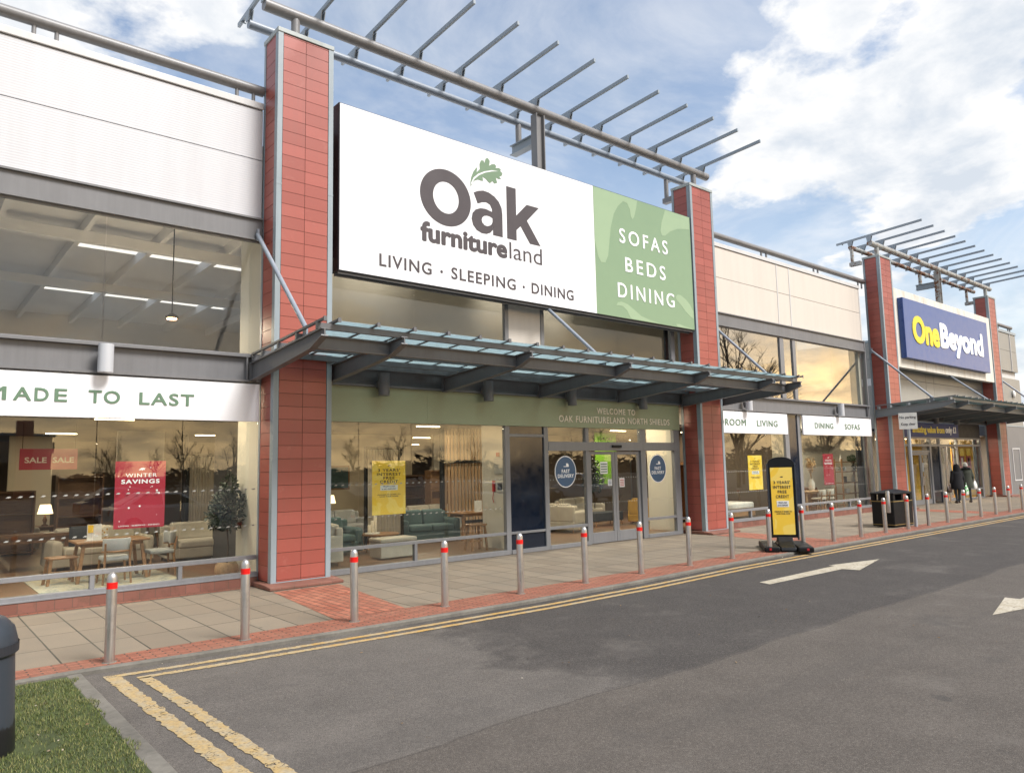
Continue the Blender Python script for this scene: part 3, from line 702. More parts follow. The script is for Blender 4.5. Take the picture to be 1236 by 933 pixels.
def channel(mb, x0, x1, z0, z1, y, fl=0.035, dp=0.10, web=0.05):
    """horizontal steel channel: web with proud flanges"""
    mb.box(x0, x1, y-dp, y+0.05, z1-fl, z1); mb.box(x0, x1, y-dp, y+0.05, z0, z0+fl)
    mb.box(x0, x1, y-web, y+0.048, z0+fl, z1-fl)
def panes(parent, xs, z0, z1, mat, y=G, gap=0.006):
    w_ = None
    for a, b in zip(xs, xs[1:]):
        p = MB(); p.box(a+gap, b-gap, y-0.006, y+0.006, z0, z1)
        p.build('pane', mat, parent)
def bay(parent, x0, x1, clad, up_xs, up_mat, low_xs, sign_spans, mull, low_mull, seams=(), stile=(), end=0.0):
    """one full-height bay between pillars: parapet, cladding, beam, upper window, beam, fascia signs, display window"""
    y = G
    c = MB(); c.box(x0, x1, y, y+0.12, 8.048, 9.05); c.box(x0, x1, y, y+0.12, 6.88, 8.032)
    cl = c.build('cladding', clad, parent)
    d = MB(); d.box(x0, x1, y+0.03, y+0.2, 6.86, 9.06); d.build('panel_joint', 'seam', cl)
    if stile:
        for sx in stile: s = MB(); s.box(sx-0.03, sx+0.03, y-0.012, y+0.02, 6.885, 9.045); s.build('cover_strip', 'flash', cl)
    f = MB(); f.box(x0, x1, y-0.035, y+0.55, 9.065, 9.20); f.build('parapet_flashing', 'flash', parent, bevel=0.012)
    b = MB(); channel(b, x0, x1, 6.42, 6.865, y); b.build('beam', 'beam', parent)
    b = MB(); channel(b, x0, x1, 3.70, 4.20, y, 0.04, 0.14)
    for sx in (x0+0.25, x1-0.28): b.box(sx, sx+0.03, y-0.13, y-0.05, 3.74, 4.16)
    b.build('beam', 'beam', parent)
    fm = MB(); fm.box(x0, x1, y-0.03, y+0.03, 6.385, 6.42); fm.box(x0, x1, y-0.03, y+0.03, 4.20, 4.24)
    for a, q in mull: fm.box(a, q, y-0.05, y+0.05, 4.24, 6.385)
    uw = fm.build('upper_window', 'frame', parent)
    for xs, mt in up_xs: panes(uw, xs, 4.24, 6.385, mt)
    fm = MB(); fm.box(x0, x1, y-0.06, y+0.05, 0.47, 0.545); fm.box(x0, x1, y-0.09, y+0.06, 0.165, 0.25)
    fm.box(x0, x1, y-0.12, y-0.0905, 0.165, 0.19)
    for lx in low_mull: fm.box(lx-0.035, lx+0.035, y-0.055, y+0.045, 0.25, 0.47)
    for a, q in mull: fm.box(a, q, y-0.055, y+0.045, 0.25, 3.70)
    fm.box(x0, x1, y-0.03, y+0.03, 3.66, 3.70)
    lw = fm.build('display_window', 'frame', parent, bevel=0.004, seg=1)
    for xs in low_xs:
        panes(lw, xs, 0.545, 3.66, 'glass'); panes(lw, xs, 0.25, 0.47, 'glass')
    br = MB(); br.box(x0, x1, y-0.11, y+0.05, -0.02, 0.164); br.build('brick_course', 'plinth', parent, bevel=0.012)
    return uw, lw

# left bay
uwL, lwL = bay(shop, -12, 5.19, 'clad', [((-12, -4.2, -0.9, 2.55, 5.19), 'glass_up')], 'glass_up', [(-12, -4.2, -1.1, 1.2, 2.53, 3.86, 5.19)], None, (), (-1.1, 1.2, 2.54, 3.87), stile=())
# right bay
uwR, lwR = bay(shop, PX[1]+P_W-0.03, 30.33, 'clad_cream', [((19.17, 23.76), 'glass_mirror'), ((24.01, 24.62), 'glass_mirror'), ((24.82, 29.0), 'glass_mirror'), ((29.0, 30.33), 'glass_up')], 'glass_mirror',
               [(19.17, 21.3, 22.6, 23.76), (24.82, 26.6, 28.2, 30.33)], None, ((23.76, 24.01), (24.62, 24.82)), (21.4, 26.6, 28.2), stile=(19.3, 23.9, 24.75, 30.25))
n_ = MB(); n_.box(24.01, 24.62, G-0.02, G+0.02, 0.25, 3.66); n_.build('navy_panel', 'navy', lwR)
n_ = MB(); n_.box(30.30, 30.36, G-0.07, G+0.1, 0.0, 6.9); n_.build('window_jamb', 'frame', shop); n_ = MB(); n_.box(PX[1]+P_W-0.03, PX[1]+P_W+0.05, G-0.05, G+0.05, 0.25, 3.66)
n_.build('window_jamb', 'frame', shop)
n_ = MB(); n_.box(30.36, 30.95, G+0.55, G+0.62, 0, 9.0); n_.build('recess_wall', 'dark', shop)
n_ = MB(); n_.tube((30.66, G+0.38, 0), (30.66, G+0.38, 9.0), 0.06); n_.build('downpipe', 'beam', shop)
# middle bay
def mid_bay():
    x0, x1, y = PX[0]+P_W-0.02, 17.78, G
    c = MB(); c.box(x0, PX[1], y, y+0.12, 6.88, 9.02); c.build('cladding', 'clad_mid', shop)
    b = MB(); channel(b, x0, PX[1], 6.42, 6.865, y); b.build('beam', 'beam', shop)
    b = MB(); channel(b, x0, PX[1], 3.752, 4.20, y, 0.04, 0.14); b.build('beam', 'steel', shop)
    fm = MB(); fm.box(x0, x1, y-0.03, y+0.03, 6.385, 6.42); fm.box(x0, x1, y-0.03, y+0.03, 4.2, 4.24)
    for a, q in ((11.19, 11.30), (12.36, 12.47), (17.6, 17.78)): fm.box(a, q, y-0.05, y+0.05, 4.24, 6.385)
    uw = fm.build('upper_window', 'frame', shop)
    panes(uw, (x0, 8.63, 11.19), 4.24, 6.385, 'glass_up'); panes(uw, (12.47, 15.3, 17.6), 4.24, 6.385, 'glass_up')
    p = MB(); p.box(11.30, 12.36, y-0.03, y+0.03, 5.02, 6.38); p.box(11.30, 12.36, y-0.03, y+0.03, 4.24, 5.005); p.build('infill_panel', 'clad_cream', uw)
    f = MB(); f.box(x0, 8.9, y-0.09, y+0.02, 3.02, 3.748); f.box(8.903, x1, y-0.09, y+0.02, 3.02, 3.748)
    gf = f.build('fascia_panel', 'green', shop)
    lt = MB(); put_text(lt, 'WELCOME TO', face_y(y-0.092), 14.26, 15.80, 3.40, 0.150, 0.018, 0.01, 1.2)
    put_text(lt, 'OAK FURNITURELAND NORTH SHIELDS', face_y(y-0.092), 12.86, 17.30, 3.155, 0.160, 0.018, 0.01, 1.15)
    lt.build('lettering', 'cream_letter', gf)
    # display window left of the door
    fm = MB(); fm.box(x0, 11.12, y-0.05, y+0.05, 0.46, 0.525); fm.box(x0, 11.12, y-0.08, y+0.06, 0.005, 0.11)
    fm.box(8.585, 8.655, y-0.05, y+0.05, 0.11, 0.46); fm.box(11.12, 11.26, y-0.06, y+0.06, 0.005, 3.018); fm.box(12.37, 12.51, y-0.06, y+0.06, 0.005, 3.018)
    fm.box(11.26, 12.37, y-0.05, y+0.05, 0.46, 0.52); fm.box(11.26, 12.37, y-0.05, y+0.05, 2.76, 2.83); fm.box(11.26, 12.37, y-0.08, y+0.06, 0.005, 0.10)
    lw = fm.build('display_window', 'frame', shop, bevel=0.004, seg=1)
    xs = (x0, 7.28, 8.54, 9.81, 11.12); panes(lw, xs, 0.525, 3.018, 'glass'); panes(lw, xs, 0.11, 0.46, 'glass')
    nv = MB(); nv.box(11.26, 12.37, y-0.02, y+0.02, 0.52, 2.76); nv.box(11.26, 12.37, y-0.02, y+0.02, 2.83, 3.018); nv.box(11.26, 12.37, y-0.02, y+0.02, 0.10, 0.46)
    nv.build('navy_panel', 'navy', lw)
    # entrance screen
    fm = MB(); fm.box(12.51, 17.78, y-0.07, y+0.07, 2.42, 2.65)
    for a, q in ((13.84, 13.96), (16.03, 16.24)): fm.box(a, q, y-0.06, y+0.06, 2.65, 3.018); fm.box(a, q, y-0.06, y+0.06, 0.005, 2.42)
    fm.box(17.53, 17.78, y-0.06, y+0.06, 0.005, 2.42); fm.box(17.53, 17.78, y-0.06, y+0.06, 2.65, 3.018)
    fm.box(12.51, 13.84, y-0.05, y+0.05, 0.48, 0.55); fm.box(16.24, 17.53, y-0.05, y+0.05, 0.48, 0.55)
    fm.box(12.51, 13.84, y-0.07, y+0.06, 0.005, 0.10); fm.box(16.24, 17.53, y-0.07, y+0.06, 0.005, 0.10)
    es = fm.build('entrance_screen', 'frame', shop, bevel=0.004, seg=1)
    for a, q in ((12.51, 13.84), (13.96, 16.03), (16.24, 17.53)): panes(es, (a, q), 2.65, 3.018, 'glass')
    for a, q in ((12.51, 13.84), (16.24, 17.53)): panes(es, (a, q), 0.55, 2.42, 'glass'); panes(es, (a, q), 0.10, 0.48, 'glass')
    sn = MB(); sn.box(14.82, 15.18, y-0.12, y-0.071, 2.50, 2.57); sn.build('door_sensor', 'black_plastic', es, bevel=0.01)
    for a, q in ((13.97, 14.99), (15.0, 16.02)):
        d = MB(); d.box(a, a+0.10, y-0.01, y+0.04, 0.015, 2.40); d.box(q-0.10, q, y-0.01, y+0.04, 0.015, 2.40); d.box(a+0.10, q-0.10, y-0.01, y+0.04, 0.015, 0.29); d.box(a+0.10, q-0.10, y-0.01, y+0.04, 2.32, 2.40)
        dr = d.build('sliding_door', 'frame', shop, bevel=0.004, seg=1); panes(dr, (a+0.10, q-0.10), 0.29, 2.32, 'glass', y+0.015)
    r = MB(); r.box(17.785, PX[1]+0.02, y+0.3, y+0.36, 0, 6.4); r.build('recess_wall', 'dark', shop)
    r = MB(); r.box(17.78, PX[1], y-0.04, y+0.04, 0.42, 0.47); r.build('recess_rail', 'frame', shop)
mid_bay()

# handrail tubes over the parapets
def rail(parent, x0, x1):
    t = MB(); t.tube((x0, G+0.05, 9.47), (x1, G+0.05, 9.47), 0.10, n=20)
    r = t.build('parapet_rail', 'pipe', parent); s = MB()
    n = max(2, int((x1-x0)/3.2))
    for i in range(n+1):
        sx = x0+0.35+(x1-x0-0.7)*i/n
        for d in (-0.16, 0.16): s.tube((sx+d, G+0.05, 9.15), (sx+d, G+0.05, 9.42), 0.035, n=10)
    s.build('rail_post', 'pipe', r)
rail(shop, -12, 5.2); rail(shop, 19.2, 30.9); rail(shop2, 44.95, 49.6)

# wall washers: short cylinders under the beams
def wall_light(parent, x, z0=3.62, mat='pipe'):
    m = MB(); m.tube((x, G-0.30, z0), (x, G-0.30, z0+0.46), 0.115, n=20)
    o = m.build('wall_light', mat, parent)
    b = MB(); b.box(x-0.05, x+0.05, G-0.19, G-0.14, z0+0.1, z0+0.36); b.box(x-0.09, x-0.07, G-0.25, G-0.14, z0+0.16, z0+0.30); b.build('light_bracket', 'steel', o)
for x in (-1.4, 2.56): wall_light(shop, x, 3.70, 'light_metal')
for x in (7.70, 10.45, 13.15, 15.92): wall_light(shop, x, 3.56, 'steel')
for x in (21.2, 27.45): wall_light(shop, x, 3.70, 'light_metal')
for x in (34.0, 36.5, 39.0): wall_light(shop2, x, 3.60, 'steel')

# ------------------------------------------------------------------ inside of the showroom
def lamp_glow(parent, x, y, z, watts):
    l = bpy.data.lights.new('lamp_glow', 'AREA'); l.shape = 'RECTANGLE'; l.size = 0.9; l.size_y = 0.12; l.energy = watts; l.color = (1.0, 0.84, 0.62)
    o = bpy.data.objects.new('lamp_glow', l); COL.objects.link(o); o.parent = parent; o.location = Vector((x, y, z))-origin_of(parent)
def interior():
    f = MB(); f.box(-12, 30.3, G+0.07, 40, -0.02, 0.09); f.box(30.3, 32.3, 14.2, 16.3, -0.02, 0.09); f.build('floor', 'floor', shop)
    c = MB(); c.box(-12, 30.3, 15.2, 40, 3.25, 3.34); c.box(30.3, 32.3, 14.2, 16.3, 3.25, 3.34); c.build('ceiling', 'ceil', shop)
    u = MB(); u.box(-12, 30.3, G+0.15, 15.2, 3.72, 3.80); u.box(-12, 30.3, 15.2, 15.26, 3.34, 3.80); u.box(-12, 30.3, 15.26, 40, 3.9, 4.0); u.build('upper_floor', 'wall_grey', shop)
    w_ = MB(); w_.box(-12, 30.3, 40, 40.1, 0.09, 3.25); w_.build('back_wall', 'wall_brown', shop)
    w_ = MB(); w_.box(-12, 30, 33, 33.1, 4.0, 8.3); w_.build('upper_back_wall', 'wall_grey', shop); w_ = MB(); w_.box(7.0, 30.3, 16.4, 16.5, 4.0, 8.3); w_.box(6.9, 7.0, 16.4, 18.4, 4.0, 8.3); w_.build('upper_front_wall', 'wall_tan', shop)
    # roof with openings that let daylight into the upper volume
    r = MB(); z0, z1 = 8.3, 8.4
    ys = [15.9, 21.5, 22.6, 27.4, 28.5, 33.2]
    for a, b in ((ys[0], ys[1]), (ys[2], ys[3]), (ys[4], ys[5])): r.box(-12, 30.3, a, b, z0, z1)
    r.box(-12, 30.3, G+0.13, 14.7, z0, z1)
    for xa, xb in ((-12, 7.2), (10.6, 13.0), (16.6, 30.3)): r.box(xa, xb, 14.7, 15.9, z0, z1)
    for ya, yb in ((ys[1], ys[2]), (ys[3], ys[4])):
        for xa in (-12, 9.5): r.box(xa, 3.4 if xa < 0 else 30.3, ya, yb, z0, z1)
    rf = r.build('roof', 'wall_grey', shop)
    bm_ = MB()
    for x in fr(-10.5, 12, 1.62): bm_.box(x-0.06, x+0.06, 14.0, 33, 8.02, 8.299)
    for y in (20.2, 25.6): bm_.box(-12, 12, y-0.1, y+0.1, 7.75, 8.02)
    bm_.build('rafter', 'wall_grey', rf)
    for xa, xb, ya, yb in ((5.25, 5.42, G+0.14, 14.75), (11.34, 11.62, G+0.08, 14.7), (17.62, 17.76, G+0.08, 14.6), (24.2, 24.45, G+0.08, 14.3), (32.15, 32.3, 14.2, 16.2)):
        m = MB(); m.box(xa, xb, ya, yb, 0.09, 3.24 if xa > 6 else 3.7)
        m.build('wall_return', 'wall_cream', shop)
    m = MB(); m.box(5.25, 5.42, G+0.14, 14.75, 3.82, 8.29); m.box(30.1, 30.29, G+0.14, 14.8, 3.82, 8.29); m.build('wall_return', 'wall_cream', shop)
    m = MB(); m.box(24.45, 32.3, 16.2, 16.3, 0.09, 3.24); m.build('back_wall', 'wall_cream', shop)
    m = MB(); m.box(19.0, 24.2, 21, 21.1, 0.09, 3.24); m.build('back_wall', 'wall_brown', shop); m = MB(); m.box(24.3, 24.45, 14.3, 21, 0.09, 3.24); m.build('side_wall', 'wall_brown', shop)
    m = MB(); m.box(1.0, 7.0, 30, 30.1, 0.09, 3.24); m.box(7.4, 13, 30, 30.1, 0.09, 3.24); m.build('partition_wall', 'wall_brown', shop)
    m = MB()
    for x in (5.9, 6.9, 7.9, 8.9): m.box(x, x+0.12, 24, 24.12, 0.09, 3.24)
    m.box(5.9, 9.02, 23.98, 24.14, 2.5, 2.62); m.build('dark_room_frame', 'wall_dark', shop)
    for x0_, x1_, y_, z1_, mt_ in ((-3.0, 1.7, 25.0, 2.7, 'wall_cream'), (4.7, 5.9, 22.4, 3.24, 'wall_cream'), (7.9, 9.0, 20.0, 3.24, 'wall_cream'), (10.3, 14.4, 22.8, 3.24, 'wall_tan'), (2.6, 3.7, 26.0, 3.24, 'wall_tan'), (14.8, 17.0, 22.0, 3.24, 'wall_cream'), (20.9, 24.0, 23.0, 3.24, 'wall_dark')):
        m = MB(); m.box(x0_, x1_, y_, y_+.12, 0.09, z1_); m.build('partition_wall', mt_, shop)
    m = MB(); m.box(5.7, 5.85, 14.9, 17.5, 0.09, 3.24); m.build('dark_screen_wall', 'wall_dark', shop)
    for x in fr(-8.4, 27.6, 4.0):
        for y in (17.5, 24, 31):
            m = MB(); m.box(x-0.38, x+0.38, y-0.03, y+0.03, 3.215, 3.235); lamp_glow(m.build('strip_light', 'tube_light', shop), x, y, 3.205, 26 if y < 20 else 11)
    for x in (-2.5, 1.2, 3.9):
        m = MB(); m.box(x-0.3, x+0.3, 14.7, 14.78, 3.67, 3.70); lamp_glow(m.build('strip_light', 'tube_light', shop), x, 14.74, 3.66, 26)
    for x in (8.3, 14.4, 16.4, 21.5, 26.2, 28.9):
        m = MB(); m.box(x-0.45, x+0.45, 14.7, 14.8, 3.66, 3.70); lamp_glow(m.build('strip_light', 'tube_light', shop), x, 14.75, 3.65, 26)
interior()
pl = thing('pendant_lamp', 'small lit pendant lamp hanging inside the upper left window', 'lamp', (4.55, 17, 5.4))
m_ = MB(); m_.tube((4.55, 17, 5.55), (4.55, 17, 8.28), 0.012, n=6); m_.build('cord', 'black_plastic', pl)
m_ = MB(); m_.lathe((4.55, 17, 5.45), [(0.15, 0.0), (0.14, 0.04), (0.05, 0.10)], 14); m_.build('lamp_shade', 'black_plastic', pl)
m_ = MB(); m_.lathe((4.55, 17, 5.43), [(0.10, 0.0), (0.10, 0.015)], 14); lamp_glow(m_.build('bulb', 'pendant_glow', pl), 4.55, 17, 5.4, 70)

# manifestation rows: little leaf marks on the glass
def leaf_poly(s): return [(x*s, z*s) for x, z in ((-1, -0.25), (-0.45, 0.05), (-0.3, 0.4), (0.0, 0.2), (0.25, 0.5), (0.45, 0.25), (1, 0.35), (0.7, 0.0), (0.8, -0.3), (0.35, -0.2), (0.1, -0.45), (-0.2, -0.2), (-0.6, -0.35))]
def marks(parent, x0, x1, zs, step=0.15, s=0.036, y=G-0.0085, leaf=True):
    for z in zs:
        m = MB(); x = x0+step/2
        while x < x1:
            poly = leaf_poly(s) if leaf else [(-s*.4, -s*.4), (s*.4, -s*.4), (s*.4, s*.4), (-s*.4, s*.4)]
            m.prism([(x+a, z+b) for a, b in poly], lambda u, v, d: (u, d, v), y, y-0.001); x += step
        m.build('glass_marks', 'decal', parent)
marks(lwL, -5, 5.15, (1.74, 1.08)); lwM = [o for o in children(shop) if o.name.startswith('display_window')][-1]
marks(lwM, 6.4, 11.1, (1.75, 1.085)); marks(lwR, 19.3, 23.7, (1.75, 1.09), 0.10, 0.035, leaf=False); marks(lwR, 24.9, 30.2, (1.75, 1.09), 0.10, 0.03, leaf=False)
es_ = [o for o in children(shop) if o.name.startswith('entrance_screen')][0]
marks(es_, 12.55, 13.8, (1.70, 1.05), 0.10, 0.03, leaf=False); marks(es_, 16.26, 17.5, (1.70, 1.05), 0.10, 0.03, leaf=False); marks(es_, 14.1, 15.9, (1.70, 1.05), 0.10, 0.03, y=G+0.006, leaf=False)

# ------------------------------------------------------------------ fascia signs
def fascia_sign(x0, x1, words, label, name='fascia_sign'):
    t = thing(name, label, 'sign', ((x0+x1)/2, G-0.15, 2.97))
    p = MB(); p.box(x0, x1, G-0.16, G-0.10, 2.97, 3.66); p.build('board', 'fascia_white', t, bevel=0.004, seg=1)
    for wd, a, b in words: put_text(MB(), wd, face_y(G-0.1605), a, b, 3.215, 0.195, 0.03, 0.008, 1.15).build('lettering', 'letter_green', t)
    return t
fascia_sign(-6.0, 5.15, [('M', 0.985, 1.265), ('A', 1.35, 1.585), ('D', 1.625, 1.815), ('E', 1.89, 2.065), ('TO', 2.36, 2.82), ('LAST', 3.11, 3.99)], 'white fascia board reading MADE TO LAST above the left window')
fascia_sign(PX[1]+P_W, 23.76, [('BEDROOM', 18.9+0.35, 21.18), ('LIVING', 21.83, 23.1)], 'white fascia board whose lettering ends in ROOM LIVING')
fascia_sign(24.82, 30.2, [('DINING', 25.64, 27.02), ('SOFAS', 27.93, 29.17)], 'white fascia board reading DINING SOFAS')

# big light box over the entrance
bs = thing('light_box_sign', 'large white and green shop sign with dark grey logo between red pillars', 'sign', (12.27, 12.93, 5.96))
SY = 12.93
m_ = MB(); m_.box(6.50, 18.03, SY+0.012, SY+0.30, 5.94, 9.42); m_.build('case', 'sign_side', bs, bevel=0.01)
m_ = MB(); m_.box(6.52, 13.83, SY, SY+0.0115, 5.965, 9.40); m_.build('white_face', 'sign_white', bs)
m_ = MB(); m_.box(13.832, 18.02, SY, SY+0.0115, 5.965, 9.40); gfz = m_.build('green_face', 'sign_green', bs)
def curve(pts, k=6):
    """closed Catmull-Rom through the points"""
    n = len(pts); out = []
    for i in range(n):
        p0, p1, p2, p3 = (pts[(i+j-1) % n] for j in range(4))
        for q in range(k):
            t = q/k
            out.append(tuple(0.5*((2*p1[a])+(-p0[a]+p2[a])*t+(2*p0[a]-5*p1[a]+4*p2[a]-p3[a])*t*t+(-p0[a]+3*p1[a]-3*p2[a]+p3[a])*t**3) for a in range(2)))
    return out
def flat(mb, poly, y=SY, d=0.004):
    """a filled outline (may be concave) of thickness d in front of the face at y"""
    bm = bmesh.new(); vs = [bm.verts.new((u, y-d, v)) for u, v in poly]
    f = bm.faces.new(vs); f.normal_update(); bmesh.ops.triangulate(bm, faces=[f])
    bm.verts.index_update()
    tri = [tuple(v.index for v in f.verts) for f in bm.faces]; bm.free()
    mb.add([(u, y-d, v) for u, v in poly], tri)
    n = len(poly); mb.add([(u, y-d, v) for u, v in poly]+[(u, y-0.0005, v) for u, v in poly], [(i, (i+1) % n, n+(i+1) % n, n+i) for i in range(n)])
def ring(mb, out, inn, y=SY, d=0.004):
    """outline with a hole; both lists have the same length"""
    n = len(out); mb.add([(u, y-d, v) for u, v in out]+[(u, y-d, v) for u, v in inn], [(i, (i+1) % n, n+(i+1) % n, n+i) for i in range(n)])
    for L_ in (out, inn): mb.add([(u, y-d, v) for u, v in L_]+[(u, y-0.0005, v) for u, v in L_], [(i, (i+1) % n, n+(i+1) % n, n+i) for i in range(n)])
lg = MB()
def ell(cx, cz, ax, az, n=64): return [(cx+ax*cos(2*pi*i/n), cz+az*sin(2*pi*i/n)) for i in range(n)]
ring(lg, ell(9.09, 8.0, 0.685, 0.645), ell(9.09, 8.0, 0.345, 0.36))
# letter a: bowl ring, stem, hook
AO = [(9.86, 8.30), (9.98, 8.365), (10.14, 8.41), (10.30, 8.40), (10.47, 8.34), (10.60, 8.24), (10.68, 8.10), (10.70, 7.95), (10.70, 7.40), (10.41, 7.40), (10.41, 7.52)]
AI = [(10.40, 7.71), (10.40, 7.80), (10.32, 7.825), (10.24, 7.83), (10.16, 7.81), (10.10, 7.76), (10.08, 7.70), (10.10, 7.64), (10.16, 7.59), (10.24, 7.58), (10.32, 7.61), (10.37, 7.65), (10.398, 7.705)]
AO2 = [(10.405, 7.522), (10.33, 7.44), (10.22, 7.39), (10.08, 7.38), (9.93, 7.43), (9.83, 7.53), (9.79, 7.67), (9.82, 7.81), (9.91, 7.91), (10.05, 7.97), (10.20, 7.985), (10.39, 7.95), (10.385, 8.02), (10.33, 8.11), (10.22, 8.145), (10.10, 8.12), (9.97, 8.06)]
flat(lg, AO+AI+AO2, d=0.004)
flat(lg, [(10.835, 8.685), (11.13, 8.685), (11.13, 8.02), (11.47, 8.36), (11.87, 8.36), (11.47, 7.96), (11.90, 7.40), (11.55, 7.40), (11.26, 7.78), (11.13, 7.66), (11.13, 7.40), (10.835, 7.40)], d=0.004)
lg.build('logo_word', 'logo_grey', bs); lg = MB(); put_text(lg, 'furniture', face_y(SY-0.0005), 8.41, 10.83, 6.93, 0.40, 0.06, 0.004)
put_text(lg, 'land', face_y(SY-0.0005), 10.90, 11.93, 6.93, 0.40, -0.008, 0.004)
lg.build('logo_word', 'logo_grey', bs)
for wd, a, b in (('LIVING', 7.41, 8.69), ('SLEEPING', 9.21, 11.07), ('DINING', 11.57, 12.99)):
    put_text(MB(), wd, face_y(SY-0.0005), a, b, 6.19, 0.25, 0.025, 0.004, 1.15).build('tagline_word', 'logo_grey', bs)
for x in (8.95, 11.32): q = MB(); flat(q, ell(x, 6.30, 0.035, 0.035, 16), d=0.0045); q.build('tagline_dot', 'logo_grey', bs)
Gx = lambda a, b: (8.41+(a-122)*(3.48/673.0)*(1.0+0.0), 0)
lf = MB()
LEAF = [(403, 192), (408, 165), (420, 138), (436, 118), (441, 121), (437, 142), (455, 126), (454, 100), (462, 82), (476, 83), (481, 97), (488, 73), (500, 70), (511, 86), (507, 110), (521, 102), (538, 102), (547, 112), (543, 121), (561, 121), (573, 129), (570, 138), (582, 149), (578, 161), (563, 167), (574, 178), (560, 178), (543, 170), (551, 197), (535, 201), (524, 188), (510, 198), (498, 189), (487, 176), (468, 164), (473, 185), (460, 184), (444, 178), (425, 183), (411, 197), (405, 215)]
LW = [(9.77+(a-403)*0.00535, 8.46+(0.0048*(203-b))+0.0014*(a-403)) for a, b in LEAF]
flat(lf, LW, d=0.006); lf.build('leaf_mark', 'leaf_green', bs)
vn_ = MB(); VE = [(405, 196), (420, 168), (445, 150), (480, 138), (520, 133), (558, 138), (520, 139), (482, 145), (450, 157), (425, 175), (408, 200)]
flat(vn_, [(9.77+(a-403)*0.00535, 8.46+(0.0048*(203-b))+0.0014*(a-403)) for a, b in VE], d=0.008); vn_.build('leaf_vein', 'sign_white', bs)
lb = MB()
flat(lb, [(13.84, 9.39), (15.62, 9.39), (15.55, 9.12), (15.46, 8.88), (15.38, 8.80), (15.32, 8.88), (15.28, 9.08), (15.18, 9.22), (15.02, 9.24), (14.80, 9.06), (14.62, 8.80), (14.48, 8.40), (14.40, 7.95), (14.34, 7.60), (14.22, 7.38), (14.06, 7.36), (13.95, 7.5), (13.84, 7.9)], d=0.003)
flat(lb, [(16.85, 9.39), (17.99, 9.39), (17.99, 9.02), (17.70, 8.98), (17.40, 8.92), (17.05, 8.78), (16.80, 8.60), (16.66, 8.58), (16.60, 8.70), (16.66, 8.95)], d=0.003)
flat(lb, [(14.60, 6.28), (14.66, 6.36), (14.80, 6.40), (15.05, 6.36), (15.30, 6.25), (15.60, 6.10), (16.0, 6.02), (16.5, 5.975), (15.2, 5.975), (15.15, 6.0), (15.02, 6.18), (14.85, 6.28)], d=0.003)
flat(lb, [(17.18, 6.84), (17.26, 6.93), (17.42, 6.93), (17.65, 6.84), (17.85, 6.70), (17.99, 6.52), (17.99, 6.30), (17.85, 6.34), (17.6, 6.48), (17.38, 6.66), (17.22, 6.76)], d=0.003)
flat(lb, [(17.14, 6.05), (17.3, 6.06), (17.6, 6.01), (17.99, 5.975), (17.2, 5.975)], d=0.003)
lb.build('leaf_pattern', 'sign_green_light', bs)
for wd, a, b, z in (('SOFAS', 14.81, 16.89, 8.05), ('BEDS', 15.01, 16.74, 7.27), ('DINING', 14.67, 17.10, 6.52)):
    put_text(MB(), wd, face_y(SY-0.003), a, b, z, 0.39, 0.012, 0.004, 1.35).build('side_word', 'letter_white', bs)
m_ = MB(); m_.box(6.52, 18.02, SY+0.05, SY+0.09, 5.90, 5.939); m_.box(6.52, 18.02, SY+0.18, SY+0.24, 5.88, 5.939); m_.build('bottom_rail', 'steel', bs)
m_ = MB()
for x in (7.5, 12.0, 16.8): m_.box(x, x+0.1, SY+0.30, G-0.01, 6.0, 6.1); m_.box(x, x+0.1, SY+0.30, G-0.01, 8.9, 9.0)
m_.build('wall_bracket', 'steel', bs)

# neighbour's sign
b2 = thing('blue_box_sign', 'blue shop sign with yellow and white lettering on a stained white panel', 'sign', (37.5, 12.7, 5.88))
m_ = MB(); m_.box(32.12, 43.74, SY+0.0, SY+0.25, 5.88, 9.27); m_.build('backing_panel', 'panel_stained', b2, bevel=0.01)
m_ = MB(); m_.box(32.44, 42.55, 12.706, SY-0.001, 6.27, 8.86); m_.build('case', 'blue_side', b2, bevel=0.015)
m_ = MB(); m_.box(32.46, 42.53, 12.70, 12.7055, 6.29, 8.84); m_.build('face', 'blue', b2)
l1 = MB(); put_text(l1, 'One', face_y(12.6995), 33.20, 36.12, 7.06, 1.06, 0.07, 0.02); l1.build('yellow_lettering', 'yellow_letter', b2)
l1 = MB(); put_text(l1, 'Beyond', face_y(12.6995), 36.22, 41.70, 7.09, 1.02, 0.07, 0.02); l1.build('white_lettering', 'letter_white', b2)

